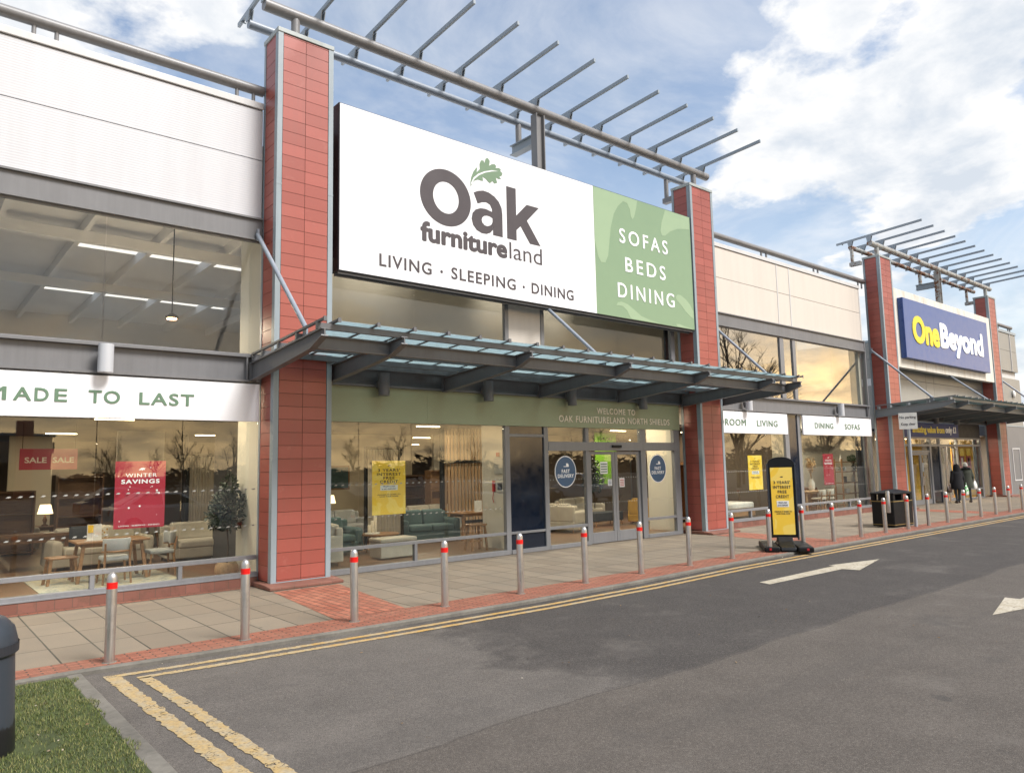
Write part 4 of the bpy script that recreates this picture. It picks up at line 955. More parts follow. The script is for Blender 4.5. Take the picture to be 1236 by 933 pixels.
# ------------------------------------------------------------------ neighbouring unit front
def neighbour():
    y = G; P3, P4 = PX[0]+UNIT, PX[1]+UNIT
    x0, x1 = P3+P_W-0.02, P4+0.01
    c = MB()
    for a, b in zip((x0, 36.5, 37.4, x1), (36.48, 37.38, x1-0.0, x1)):
        if b-a > 0.1: c.box(a, b, y, y+0.12, 4.22, 5.52); c.box(a, b, y, y+0.12, 5.54, 9.15)
    cl = c.build('cladding', 'clad_mid', shop2)
    d = MB(); d.box(x0, x1, y+0.03, y+0.2, 4.21, 9.16); d.build('panel_joint', 'seam', cl)
    b = MB(); channel(b, x0, x1, 3.70, 4.20, y, 0.04, 0.14); b.build('beam', 'steel', shop2)
    f = MB(); f.box(x0, 39.62, y-0.12, y+0.02, 3.0, 3.63); fp = f.build('fascia_panel', 'blue_dark', shop2)
    l = MB(); put_text(l, 'amazing value from', face_y(y-0.1205), 34.25, 37.86, 3.20, 0.27, 0.06, 0.01); l.build('yellow_lettering', 'yellow_letter', fp)
    l = MB(); put_text(l, 'only \u00a31', face_y(y-0.1205), 38.0, 39.28, 3.22, 0.27, 0.06, 0.01); l.build('white_lettering', 'letter_white', fp)
    f = MB(); f.box(39.64, 42.9, y+0.02, y+0.06, 3.0, 3.69); f.build('dark_panel', 'dark', shop2)
    fm = MB(); fm.box(x0, 42.7, y-0.06, y+0.06, 2.58, 2.68); fm.box(x0, 42.7, y-0.06, y+0.06, 2.93, 2.999)
    for a, q in ((x0, x0+0.1), (34.02, 34.17), (36.15, 36.32), (37.27, 37.42), (39.42, 39.56), (42.5, 42.7)): fm.box(a, q, y-0.06, y+0.06, 0.005, 2.58); fm.box(a, q, y-0.06, y+0.06, 2.68, 2.93)
    fm.box(39.56, 42.5, y-0.05, y+0.05, 0.45, 0.52); fm.box(36.32, 37.27, y-0.05, y+0.05, 0.50, 0.58); fm.box(34.17, 36.15, y-0.05, y+0.05, 2.30, 2.40)
    fm.box(39.56, 42.5, y-0.05, y+0.05, 0.005, 0.06)
    es = fm.build('entrance_screen', 'frame', shop2)
    panes(es, (34.17, 36.15), 2.68, 2.93, 'glass'); panes(es, (36.32, 37.27), 2.68, 2.93, 'glass'); panes(es, (37.42, 39.42), 2.68, 2.93, 'glass'); panes(es, (39.56, 42.5), 2.68, 2.93, 'glass')
    panes(es, (39.56, 42.5), 0.52, 2.58, 'glass'); panes(es, (39.56, 42.5), 0.06, 0.45, 'glass'); panes(es, (34.17, 36.15), 2.40, 2.58, 'glass')
    nv = MB(); nv.box(36.32, 37.27, y-0.02, y+0.02, 0.58, 2.58); nv.box(36.32, 37.27, y-0.02, y+0.02, 0.01, 0.50); nv.build('navy_panel', 'navy', es)
    for a, q in ((34.18, 35.155), (35.165, 36.14)):
        d = MB(); d.box(a, a+0.10, y-0.02, y+0.03, 0.015, 2.29); d.box(q-0.10, q, y-0.02, y+0.03, 0.015, 2.29); d.box(a+0.10, q-0.10, y-0.02, y+0.03, 0.015, 0.22); d.box(a+0.10, q-0.10, y-0.02, y+0.03, 2.19, 2.29)
        dr = d.build('hinged_door', 'frame', shop2); panes(dr, (a+0.10, q-0.10), 0.22, 2.19, 'glass', y+0.005)
        h = MB(); h.tube(((a if a > 35 else q)-0.05*(1 if a < 35 else -1), y-0.07, 0.85), ((a if a > 35 else q)-0.05*(1 if a < 35 else -1), y-0.07, 1.25), 0.02, n=8); h.build('handle', 'stainless', dr)
    for a, q in ((37.43, 38.3), (38.55, 39.41)):
        d = MB(); d.box(a, a+0.07, y+0.07, y+0.11, 0.015, 2.56); d.box(q-0.07, q, y+0.07, y+0.11, 0.015, 2.56); d.box(a+0.07, q-0.07, y+0.07, y+0.11, 0.015, 0.15); d.box(a+0.07, q-0.07, y+0.07, y+0.11, 2.49, 2.56)
        dr = d.build('sliding_door', 'frame', shop2)
        panes(dr, (a+0.07, q-0.07), 0.15, 2.49, 'glass', y+0.09)
    # inside: mustard display boards, floor, and strip lights added to brighten the boards
    fl = MB(); fl.box(32.35, 50, y+0.12, 24, -0.02, 0.02); fl.build('floor', 'floor', shop2)
    cb = MB(); cb.box(32.35, 50, y+0.2, 24, 3.1, 3.16); cb.build('ceiling', 'wall_grey', shop2)
    bw = MB(); bw.box(32.35, 50, 24, 24.1, 0, 3.1); bw.build('back_wall', 'wall_taupe', shop2)
    bd = MB(); bd.box(39.6, 42.46, y+0.26, y+0.30, 0.06, 2.9); bd.box(33.2, 36.2, y+0.30, y+0.34, 0.03, 2.9); bd.build('display_board', 'mustard', shop2)
    for x in (34.5, 38.4, 42):
        for yy in (14.2, 17, 21):
            m = MB(); m.box(x-0.7, x+0.7, yy-0.1, yy+0.1, 3.04, 3.09); lamp_glow(m.build('strip_light', 'tube_light', shop2), x, yy, 3.03, 60)
    rw = MB(); rw.box(42.72, P4+0.02, y+0.3, y+0.36, 0, 3.7); rw.build('recess_wall', 'dark', shop2)
    # right-hand end of the unit
    xa, xb = P4+P_W-0.03, 50.03
    c = MB(); c.box(xa, xb, y, y+20, 6.88, 8.04); c.box(xa, xb, y, y+20, 8.055, 9.05); c.build('cladding', 'clad_grey', shop2)
    s = MB(); s.box(xa, xb-0.05, y+0.15, y+20, 6.45, 6.879); s.build('clerestory_band', 'flash', shop2)
    f = MB(); f.box(xa, xb+0.05, y-0.04, y+20, 9.06, 9.2); f.build('parapet_flashing', 'trim', shop2)
    c = MB(); c.box(xa, xb+0.02, y-0.02, y+20, 3.76, 6.44); c.build('cladding', 'clad_grey', shop2)
    f = MB(); f.box(xa, xb+0.06, y-0.07, y+20, 3.70, 3.755); f.build('string_course', 'trim', shop2)
    c = MB(); c.box(xa, xb+0.04, y-0.05, y+20, 0.0, 3.695); c.build('lower_wall', 'beam', shop2)
    v = MB()
    for x in (46.2, 49.0): v.box(x-0.03, x+0.03, y-0.03, y+0.02, 6.885, 9.04)
    v.build('cover_strip', 'flash', shop2)
    d = MB(); a0, a1, b0, b1 = 47.5, 48.78, 0.70, 2.50
    for (p, q, r, t) in ((a0, a1, b0, b0+0.06), (a0, a1, b1-0.06, b1), (a0, a0+0.07, b0+0.06, b1-0.06), (a1-0.07, a1, b0+0.06, b1-0.06)): d.box(p, q, y-0.075, y-0.051, r, t)
    d.build('wall_hatch', 'flash', shop2)
    al = MB(); al.ball((48.6, y-0.09, 5.55), 0.16, 0.08, 0.22); al.build('alarm_box', 'bag_white', shop2)
    bk = MB(); bk.box(30.95, xb, 24.15, y+20, 0, 6.4); bk.build('rear_block', 'clad_grey', shop2)
neighbour()

# ------------------------------------------------------------------ entrance canopies
def canopy(x_off, mat, rodmat, label, gmat, name='entrance_canopy'):
    cxm = 12.21+x_off
    t = thing(name, label, 'canopy', (cxm, G, 3.95))
    TY = 10.45
    raf = [-7.18, -5.74, -2.88, 0.0, 2.88, 5.74, 7.18]
    prof = [(G-0.14, 3.73), (G-0.14, 4.045), (TY, 4.245), (TY, 4.135), (10.87, 3.985), (11.6, 3.90)]
    for r in raf:
        x = cxm+r; m = MB()
        m.prism(prof, lambda u, v, d: (d, u, v), x-0.012, x+0.012)
        a, b = Vector((x, G-0.14, 4.045)), Vector((x, TY, 4.245)); m.bar(a, b, 0.12, 0.022)
        bt = [(G-0.14, 3.73), (11.6, 3.90), (10.87, 3.985), (TY, 4.135)]
        for (u0, v0), (u1, v1) in zip(bt, bt[1:]): m.bar((x, u0, v0), (x, u1, v1), 0.12, 0.02)
        m.box(x-0.07, x+0.07, G-0.16, G-0.141, 3.72, 4.06)
        m.build('rafter', mat, t)
    # purlins along the canopy
    for py, pz, h, wd in ((10.62, 4.305, 0.10, 0.07), (11.40, 4.250, 0.10, 0.06), (12.15, 4.205, 0.10, 0.06), (12.85, 4.16, 0.10, 0.06), (13.30, 4.13, 0.10, 0.06)):
        m = MB(); m.box(cxm+raf[0]-0.06, cxm+raf[-1]+0.06, py-wd/2, py+wd/2, pz-h/2, pz+h/2); m.build('purlin', mat, t)
    for a, b in zip(raf, raf[1:]):
        m = MB(); xa, xb = cxm+a+0.013, cxm+b-0.013
        m.box(xa, xb, 10.90, 10.925, 4.0, 4.215); m.box(xa, xb, 10.87, 10.98, 4.193, 4.216); m.box(xa, xb, 10.87, 10.98, 3.988, 4.01)
        m.build('tie_beam', mat, t)
    # glazing bars and panes
    bars = [-7.20, -6.96]+[-6.96+0.696*i for i in range(1, 20)]+[7.0, 7.2]
    bars = [b for b in bars if b <= 7.21]
    y0, z0, y1, z1 = TY-0.05, 4.395, G-0.16, 4.215
    for b in bars:
        m = MB(); x = cxm+b
        m.bar((x, y0, z0), (x, y1, z1), 0.05, 0.035); m.box(x-0.028, x+0.028, y0-0.015, y0, z0-0.045, z0+0.03)
        m.build('glazing_bar', mat, t)
    bb = sorted(bars)
    for a, b in zip(bb, bb[1:]):
        if b-a < 0.3: continue
        m = MB(); xa, xb = cxm+a+0.026, cxm+b-0.026; ya = y0+0.05+random.uniform(-.012, .012)
        m.add([(xa, ya, z0-0.014), (xb, ya, z0-0.014), (xb, y1, z1-0.01), (xa, y1, z1-0.01), (xa, ya, z0-0.004), (xb, ya, z0-0.004), (xb, y1, z1), (xa, y1, z1)],
              [(0, 1, 2, 3), (7, 6, 5, 4), (0, 4, 5, 1), (1, 5, 6, 2), (2, 6, 7, 3), (3, 7, 4, 0)])
        m.build('glass_pane', gmat, t)
    for r in (raf[0]+0.05, 0.0, raf[-1]-0.05):
        m = MB(); x = cxm+r; p0 = Vector((x, G-0.12, 6.52)) if r else Vector((x, G-0.12, 6.22)); p1 = Vector((x, 11.25, 4.38))
        m.tube(p0, p1, 0.042, n=12); m.box(x-0.02, x+0.02, G-0.16, G-0.1, p0.z-0.12, p0.z+0.1); m.box(x-0.015, x+0.015, 11.2, 11.34, 4.25, 4.42)
        m.build('tie_rod', rodmat, t)
    return t
canopy(0, 'steel', 'rod', 'dark grey steel and glass canopy over the furniture shop entrance', 'canopy_glass')
canopy(UNIT, 'rust_steel', 'rod', 'weathered steel and glass canopy over the neighbouring shop entrance', 'canopy_glass_dirty')

# ------------------------------------------------------------------ roof-top slatted frames
def pergola(x_off, m_f, m_r, m_s, label):
    t = thing('roof_slat_frame', label, 'roof frame', (12.2+x_off, 13.16, PTOP))
    X = lambda x: x+x_off
    m = MB(); m.tube((X(5.02), 13.16, 11.02), (X(19.34), 13.16, 11.06), 0.118, n=24); m.build('front_tube', m_f, t)
    m = MB(); m.tube((X(5.02), 13.97, 11.02), (X(19.34), 13.92, 11.06), 0.092, n=24); m.build('rear_tube', m_r, t)
    for x in (5.66, 18.64):
        m = MB(); m.tube((X(x), 13.16, PTOP), (X(x), 13.16, 10.95), 0.085, n=16); m.build('stub_post', m_f, t)
    for x in ((5.10, 18.3) if x_off else (18.3,)):
        m = MB(); m.tube((X(x), 13.95, 10.36), (X(x), 13.95, 10.98), 0.07, n=14); m.box(X(x)-0.09, X(x)+0.09, 13.60, 14.05, 10.20, 10.36); m.build('stub_post', m_f, t)
    m = MB(); m.box(X(11.98), X(12.005), 13.05, 13.27, 9.2, 10.92); m.box(X(12.235), X(12.26), 13.05, 13.27, 9.2, 10.92); m.box(X(12.005), X(12.235), 13.14, 13.165, 9.2, 10.92); m.build('middle_post', m_f, t)
    m = MB(); m.tube((X(12.15), 13.95, 10.36), (X(12.15), 13.95, 10.98), 0.08, n=14); m.build('stub_post', m_f, t)
    m = MB(); m.box(X(12.06), X(12.08), 13.28, 14.12, 10.18, 10.40); m.box(X(11.98), X(12.2), 13.28, 14.12, 10.16, 10.182); m.box(X(11.98), X(12.2), 13.28, 14.12, 10.398, 10.42); m.build('outrigger', m_s, t)
    for k in range(13):
        x = X(5.03+1.1725*k); m = MB()
        ya, za, yb, zb = 11.08, 11.44, 14.55, 11.27
        m.bar((x, ya, za), (x, yb, zb), 0.055, 0.085)
        s = m.build('slat', m_s, t)
        b = MB()
        for yy, rr in ((13.16, 0.118), (13.95, 0.092)):
            zt = za+(zb-za)*(yy-ya)/(yb-ya)-0.04
            b.prism([(yy-0.12, zt), (yy+0.12, zt), (yy+0.07, 11.06), (yy-0.05, 11.06)], lambda u, v, d: (d, u, v), x+0.03, x+0.045)
            b.prism([(yy-0.12, zt), (yy+0.12, zt), (yy+0.07, 11.06), (yy-0.05, 11.06)], lambda u, v, d: (d, u, v), x-0.045, x-0.03)
        b.tube((x-0.06, 14.3, zb-0.05), (x+0.06, 14.3, zb-0.05), 0.02, n=8)
        b.build('slat_bracket', m_s, s)
    return t
pergola(0, 'pipe', 'rod', 'slat', 'grey tubular roof frame with slats above the large white shop sign')
pergola(UNIT, 'rust_pipe', 'rust_pipe_bad', 'slat', 'rusting tubular roof frame with slats above the blue shop sign')

# ------------------------------------------------------------------ bollards
ORD = ['first', 'second', 'third', 'fourth', 'fifth', 'sixth', 'seventh', 'eighth', 'ninth', 'tenth', 'eleventh', 'twelfth', 'thirteenth', 'fourteenth', 'fifteenth', 'sixteenth', 'seventeenth', 'eighteenth', 'nineteenth', 'twentieth', 'twenty-first', 'twenty-second']
HINT = ['in front of the left showroom window', 'before the left red pillar', 'on the brick apron of the left pillar', 'before the yellow window poster', 'before the navy panel', 'before the entrance door', 'right of the entrance door', 'before the middle red pillar', 'on the brick apron past the entrance', 'against the left side of the yellow totem sign', 'half hidden behind the yellow totem sign', 'just right of the yellow totem sign', 'between totem sign and litter bin', 'before the left side of the black bin', 'beside the no parking pole', 'just past the no parking pole', 'left of the two walkers', 'before the two walkers', 'right of the two walkers', 'before the mustard window', 'before the last red pillar', 'by the grey wall at the far end']
b0 = thing('bollard', 'x', 'bollard', (1.945, 9.283, 0), 'steel bollards along the kerb')
bx, by = 1.945, 9.283
m_ = MB(); m_.lathe((bx, by, 0), [(0.054, -0.02), (0.054, 0.905), (0.050, 0.93), (0.038, 0.955), (0.020, 0.968), (0.004, 0.972)], 24); m_.build('post', 'stainless', b0)
m_ = MB(); m_.lathe((bx, by, 0), [(0.0556, 0.795), (0.0556, 0.865)], 24); m_.build('red_band', 'red_band', b0)
m_ = MB(); m_.lathe((bx, by, 0), [(0.075, 0.003), (0.075, 0.007), (0.056, 0.009)], 24); m_.build('base_collar', 'kerb', b0)
for i in range(22):
    lab = 'steel bollard, %s from the left, %s' % (ORD[i], HINT[i])
    if i == 0: b0['label'] = lab
    else:
        o = copy_tree(b0, (1.945+1.4933*i, 9.283, 0), lab)
        o.rotation_euler = (random.uniform(-.011, .011), random.uniform(-.011, .011), random.uniform(0, 6.28))

# ------------------------------------------------------------------ yellow totem sign on the pavement
def totem():
    c = (16.12, 9.33); n = Vector((-0.80, -0.60)); u = Vector((0.60, -0.80))
    t = thing('totem_sign', 'black free-standing totem sign with yellow credit poster on the pavement', 'sign', (c[0], c[1], 0.004))
    P3 = lambda a, b, z: (c[0]+u.x*a+n.x*b, c[1]+u.y*a+n.y*b, z)
    f = MB(); hw = 0.295; z0 = 0.27
    outline = [(-hw, z0), (hw, z0)]+[(hw, 2.0)]+[(hw*cos(a), 2.0+0.15*sin(a)) for a in fr(0.0, pi, pi/14)][1:-1]+[(-hw, 2.0)]
    f.prism(outline, lambda a, z, d: P3(a, d, z), -0.035, 0.035); fr_ = f.build('frame', 'black_plastic', t, bevel=0.008)
    s = MB()
    for a in (-hw-0.014, hw+0.014): s.obox((P3(a, 0, 0)[0], P3(a, 0, 0)[1]), u, n, 0.016, 0.05, z0-0.05, 1.99)
    s.build('side_post', 'grey_plastic', t, bevel=0.006)
    p = MB(); p.prism([(-0.245, 0.34), (0.245, 0.34), (0.245, 1.90), (-0.245, 1.90)], lambda a, z, d: P3(a, d, z), 0.036, 0.040)
    po = p.build('poster', 'poster_yellow', t)
    fn = lambda a, z, d: P3(a, 0.040+d, z)
    l = MB()
    for wd, a, b, z in (("3 YEARS'", -0.25, 0.25, 1.52), ('INTEREST', -0.27, 0.27, 1.41), ('FREE', -0.135, 0.135, 1.30), ('CREDIT', -0.20, 0.20, 1.19)): put_text(l, wd, fn, a*.74, b*.74, z, 0.066, 0.025, 0.002, 1.15)
    l.prism([(0.0+a, 1.68+b) for a, b in leaf_poly(0.04)], fn, 0.0, 0.002)
    put_text(l, 'MAKING IT EASIER TO', fn, -0.19, 0.19, 0.86, 0.028, 0.03, 0.002); put_text(l, 'LOVE YOUR HOME', fn, -0.15, 0.15, 0.81, 0.028, 0.03, 0.002)
    l.build('lettering', 'ink', po)
    w_ = MB(); w_.prism([(-0.135, 0.98), (0.135, 0.98), (0.135, 1.12), (-0.135, 1.12)], fn, 0.0, 0.002); w_.build('white_strip', 'poster_white', po)
    l = MB(); fn2 = lambda a, z, d: P3(a, 0.042+d, z); put_text(l, 'FROM \u00a3500', fn2, -0.09, 0.09, 1.065, 0.03, 0.015, 0.002); put_text(l, '& NO DEPOSIT', fn2, -0.115, 0.115, 1.005, 0.03, 0.015, 0.002); l.build('lettering', 'ink', po)
    # base: two long feet, cross block and a moulded saddle
    b = MB()
    b.obox(P3(-0.36, 0.0, 0)[:2], u, n, 0.17, 0.72, 0.004, 0.13); b.obox(P3(0.36, 0.0, 0)[:2], u, n, 0.17, 0.72, 0.004, 0.13)
    b.obox(P3(0.0, 0.0, 0)[:2], u, n, 0.19, 0.30, 0.02, 0.16)
    b.build('base', 'black_plastic', t, bevel=0.035, seg=3)
    s = MB()
    s.prism([(-0.66, 0.03), (-0.62, 0.11), (-0.36, 0.145), (-0.18, 0.20), (-0.07, 0.29), (0.07, 0.29), (0.18, 0.20), (0.36, 0.145), (0.62, 0.11), (0.66, 0.03)], lambda q, z, d: P3(d, q, z), -0.17, 0.17)
    s.build('saddle', 'black_plastic', t, bevel=0.02)
    q = MB()
    for a in (-0.40, 0.40): q.obox(P3(a, 0.7215, 0)[:2], u, n, 0.024, 0.006, 0.05, 0.10)
    q.build('reflector', 'red_plastic', t)
totem()

# ------------------------------------------------------------------ litter bins, pole sign
def pavement_bin():
    cx_, cy_ = 23.62, 10.02; a = radians(-4); u = Vector((cos(a), sin(a))); n = Vector((-sin(a), cos(a)))
    t = thing('litter_bin', 'square black double litter bin with gold lines beside the no parking pole', 'bin', (cx_, cy_, 0.004))
    b = MB(); b.obox((cx_, cy_), u, n, 0.58, 0.34, 0.03, 0.80); bo = b.build('body', 'black_plastic', t, bevel=0.025)
    b = MB()
    for s in (-1, 1):
        for q in (-1, 1): b.obox((cx_+u.x*s*0.52+n.x*q*0.28, cy_+u.y*s*0.52+n.y*q*0.28), u, n, 0.06, 0.06, 0.80, 0.98)
    b.obox((cx_, cy_), u, n, 0.05, 0.33, 0.80, 0.98); b.obox((cx_, cy_+0.05), u, n, 0.52, 0.10, 0.80, 0.98)
    b.build('aperture_frame', 'black_plastic', t)
    b = MB(); P = lambda x, y, z: (cx_+u.x*x+n.x*y, cy_+u.y*x+n.y*y, z)
    b.add([P(-.60, -.36, .98), P(.60, -.36, .98), P(.60, .36, .98), P(-.60, .36, .98), P(-.60, -.36, 1.03), P(.60, -.36, 1.03), P(.60, .36, 1.03), P(-.60, .36, 1.03), P(-.28, 0, 1.12), P(.28, 0, 1.12)],
          [(0, 3, 2, 1), (0, 1, 5, 4), (1, 2, 6, 5), (2, 3, 7, 6), (3, 0, 4, 7), (4, 5, 9, 8), (6, 7, 8, 9), (5, 6, 9), (7, 4, 8)])
    b.build('lid', 'black_plastic', t, bevel=0.012)
    b = MB(); b.obox((cx_, cy_), u, n, 0.584, 0.344, 0.765, 0.785); b.obox((cx_, cy_), u, n, 0.584, 0.344, 0.075, 0.09); b.build('gold_line', 'gold', t)
    b = MB(); b.obox(P(0.2, -0.346, 0)[:2], u, n, 0.11, 0.004, 0.55, 0.70); b.build('plate', 'gold', t)
    b = MB(); q = P(-0.65, -0.22, 0); b.lathe((q[0], q[1], 0.45), [(0.055, 0.0), (0.06, 0.03), (0.06, 0.60), (0.045, 0.64)], 16); b.build('ash_tube', 'stainless', t)
pavement_bin()
def hood_bin():
    cx_, cy_ = 0.485, 7.05
    t = thing('hooded_litter_bin', 'dark slate plastic litter bin with rounded hood at the grass edge', 'bin', (cx_, cy_, -0.01))
    b = MB(); b.lathe((cx_, cy_, 0), [(0.36, -0.02), (0.345, 0.30), (0.33, 0.70)], 28); b.build('body', 'scuffed', t)
    b = MB(); b.lathe((cx_, cy_, 0), [(0.335, 0.705), (0.348, 0.72), (0.345, 0.80), (0.32, 0.90), (0.26, 0.97), (0.15, 1.02), (0.02, 1.04)], 28); hd = b.build('hood', 'grey_plastic', t)
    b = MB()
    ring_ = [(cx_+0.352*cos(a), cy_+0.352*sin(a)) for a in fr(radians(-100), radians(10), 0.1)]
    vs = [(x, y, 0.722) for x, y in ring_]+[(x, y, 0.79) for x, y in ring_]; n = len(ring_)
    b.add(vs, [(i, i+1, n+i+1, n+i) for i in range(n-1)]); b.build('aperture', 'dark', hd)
hood_bin()
def pole_sign():
    px_, py_ = 23.78, 9.43
    t = thing('pole_sign', 'small white sign on a grey pole reading No parking Keep clear', 'sign', (px_, py_, 0))
    m = MB(); m.tube((px_, py_, -0.05), (px_, py_, 3.42), 0.045, n=16); m.build('pole', 'galv', t)
    n = Vector((-0.93, -0.37)); u = Vector((0.37, -0.93)); P = lambda a, z, d: (px_+u.x*a+n.x*(0.05+d), py_+u.y*a+n.y*(0.05+d), z)
    m = MB(); m.prism([(-0.25, 2.94), (0.25, 2.94), (0.25, 3.44), (-0.25, 3.44)], P, 0.0, 0.006); pn = m.build('panel', 'sign_face', t)
    l = MB(); fn = lambda a, z, d: P(a, z, 0.006+d); put_text(l, 'No parking', fn, -0.22, 0.22, 3.27, 0.075, 0.02, 0.002); put_text(l, 'Keep clear', fn, -0.19, 0.20, 3.06, 0.075, 0.02, 0.002); l.build('lettering', 'ink', pn)
pole_sign()

# ------------------------------------------------------------------ posters and stickers in the windows
def yellow_poster(x0, x1, z0, z1, label, y=G+0.03):
    t = thing('window_poster', label, 'poster', ((x0+x1)/2, y, z0))
    m = MB(); m.box(x0, x1, y, y+0.004, z0, z1); m.build('sheet', 'poster_yellow', t)
    w_, h = x1-x0, z1-z0; X = lambda f: x0+w_*f; Z = lambda f: z0+h*f; fn = face_y(y-0.0005); k = 0.065*h
    l = MB()
    for wd, a, b, z in (("3 YEARS'", .17, .83, .80), ('INTEREST', .14, .86, .725), ('FREE', .33, .67, .655), ('CREDIT', .23, .77, .585)): put_text(l, wd, fn, X(a), X(b), Z(z), 0.050*h, 0.025, 0.002, 1.15)
    put_text(l, 'MAKING IT EASIER TO', fn, X(.16), X(.84), Z(.36), 0.02*h, 0.01, 0.002); put_text(l, 'LOVE YOUR HOME', fn, X(.22), X(.78), Z(.325), 0.02*h, 0.01, 0.002)
    l.prism([(X(.5)+a, Z(.91)+b) for a, b in leaf_poly(0.04)], fn, 0.0, 0.002); l.build('lettering', 'ink', t)
    m = MB(); m.box(X(.24), X(.76), y-0.002, y-0.0005, Z(.45), Z(.545)); m.build('white_strip', 'poster_white', t)
    l = MB(); fn2 = face_y(y-0.0022); put_text(l, 'FROM \u00a3500', fn2, X(.32), X(.68), Z(.51), 0.022*h, 0.015, 0.001); put_text(l, '& NO DEPOSIT', fn2, X(.28), X(.72), Z(.463), 0.022*h, 0.015, 0.001); l.build('strip_lettering', 'ink', t)
yellow_poster(7.61, 8.41, 1.11, 2.225, 'yellow interest free credit poster in the window left of the entrance')
yellow_poster(21.48, 22.31, 1.13, 2.255, 'yellow interest free credit poster in the window past the middle pillar')
def red_poster(x0, x1, z0, z1, label, y=G+0.03):
    t = thing('window_poster', label, 'poster', ((x0+x1)/2, y, z0))
    m = MB(); m.box(x0, x1, y, y+0.004, z0, z1); m.build('sheet', 'poster_red', t)
    w_, h = x1-x0, z1-z0; X = lambda f: x0+w_*f; Z = lambda f: z0+h*f; fn = face_y(y-0.0005)
    l = MB(); put_text(l, 'WINTER', fn, X(.2), X(.82), Z(.76), 0.055*h, 0.008, 0.002, 1.2); put_text(l, 'SAVINGS', fn, X(.12), X(.88), Z(.665), 0.058*h, 0.05, 0.002, 1.15)
    put_text(l, 'LIVING \u00b7 SLEEPING \u00b7 DINING', fn, X(.1), X(.9), Z(.03), 0.02*h, 0.01, 0.002)
    l.prism([(X(.52)+a, Z(.88)+b) for a, b in leaf_poly(0.055)], fn, 0.0, 0.002)
    rnd = random.Random(3)
    for i in range(16):
        a, b = rnd.uniform(.05, .95), rnd.uniform(.1, .97)
        if .62 < b < .9 and .1 < a < .9: continue
        l.prism(ell(X(a), Z(b), *(2*(rnd.choice((.006, .009, .016)),)), 8), fn, 0.0, 0.002)
    l.build('lettering', 'letter_white', t)
red_poster(2.83, 3.61, 1.16, 2.27, 'red winter savings poster in the far left showroom window')
red_poster(26.45, 27.22, 1.14, 2.28, 'red winter savings poster in the dining window near the ladder shelf')
def sticker(x, z, label):
    t = thing('window_sticker', label, 'sticker', (x, G-0.012, z))
    m = MB(); m.prism(ell(x, z, 0.375, 0.40, 40), lambda u, v, d: (u, d, v), G-0.008, G-0.010); m.build('white_rim', 'letter_white', t)
    m = MB(); m.prism(ell(x, z, 0.352, 0.377, 40), lambda u, v, d: (u, d, v), G-0.0105, G-0.0125); m.build('blue_disc', 'sticker_blue', t)
    l = MB(); fn = face_y(G-0.013); put_text(l, 'FAST', fn, x-0.14, x+0.14, z-0.03, 0.085, 0.03, 0.001, 1.15); put_text(l, 'DELIVERY', fn, x-0.28, x+0.28, z-0.15, 0.085, 0.03, 0.001, 1.1)
    l.prism([(x-.07, z+.14), (x+.02, z+.14), (x+.02, z+.21), (x+.08, z+.21), (x+.11, z+.17), (x+.11, z+.14), (x+.11, z+.12), (x-.07, z+.12)][::-1], fn, 0, 0.001)
    l.build('lettering', 'letter_white', t)
sticker(13.13, 1.895, 'round blue fast delivery sticker on the glass left of the door')
sticker(16.80, 1.91, 'round blue fast delivery sticker on the glass right of the door')
def notice(x0, x1, z0, z1, mat, ink, label, y=G-0.001):
    t = thing('door_notice', label, 'notice', ((x0+x1)/2, y, z0))
    m = MB(); m.box(x0, x1, y-0.002, y, z0, z1); m.build('sheet', mat, t)
    m = MB(); h = z1-z0
    for k in range(4): m.box(x0+0.02, x1-0.02, y-0.004, y-0.0025, z0+h*(0.12+0.21*k), z0+h*(0.22+0.21*k))
    m.build('print', ink, t)
notice(14.42, 14.70, 1.81, 2.13, 'poster_white', 'letter_green', 'white and green opening hours notice on the left sliding door')
notice(14.70, 14.86, 1.49, 1.66, 'poster_white', 'sticker_blue', 'small white square notice low on the left sliding door')
notice(15.16, 15.36, 1.44, 1.68, 'poster_white', 'red_plastic', 'small white and red warning notice on the right sliding door')

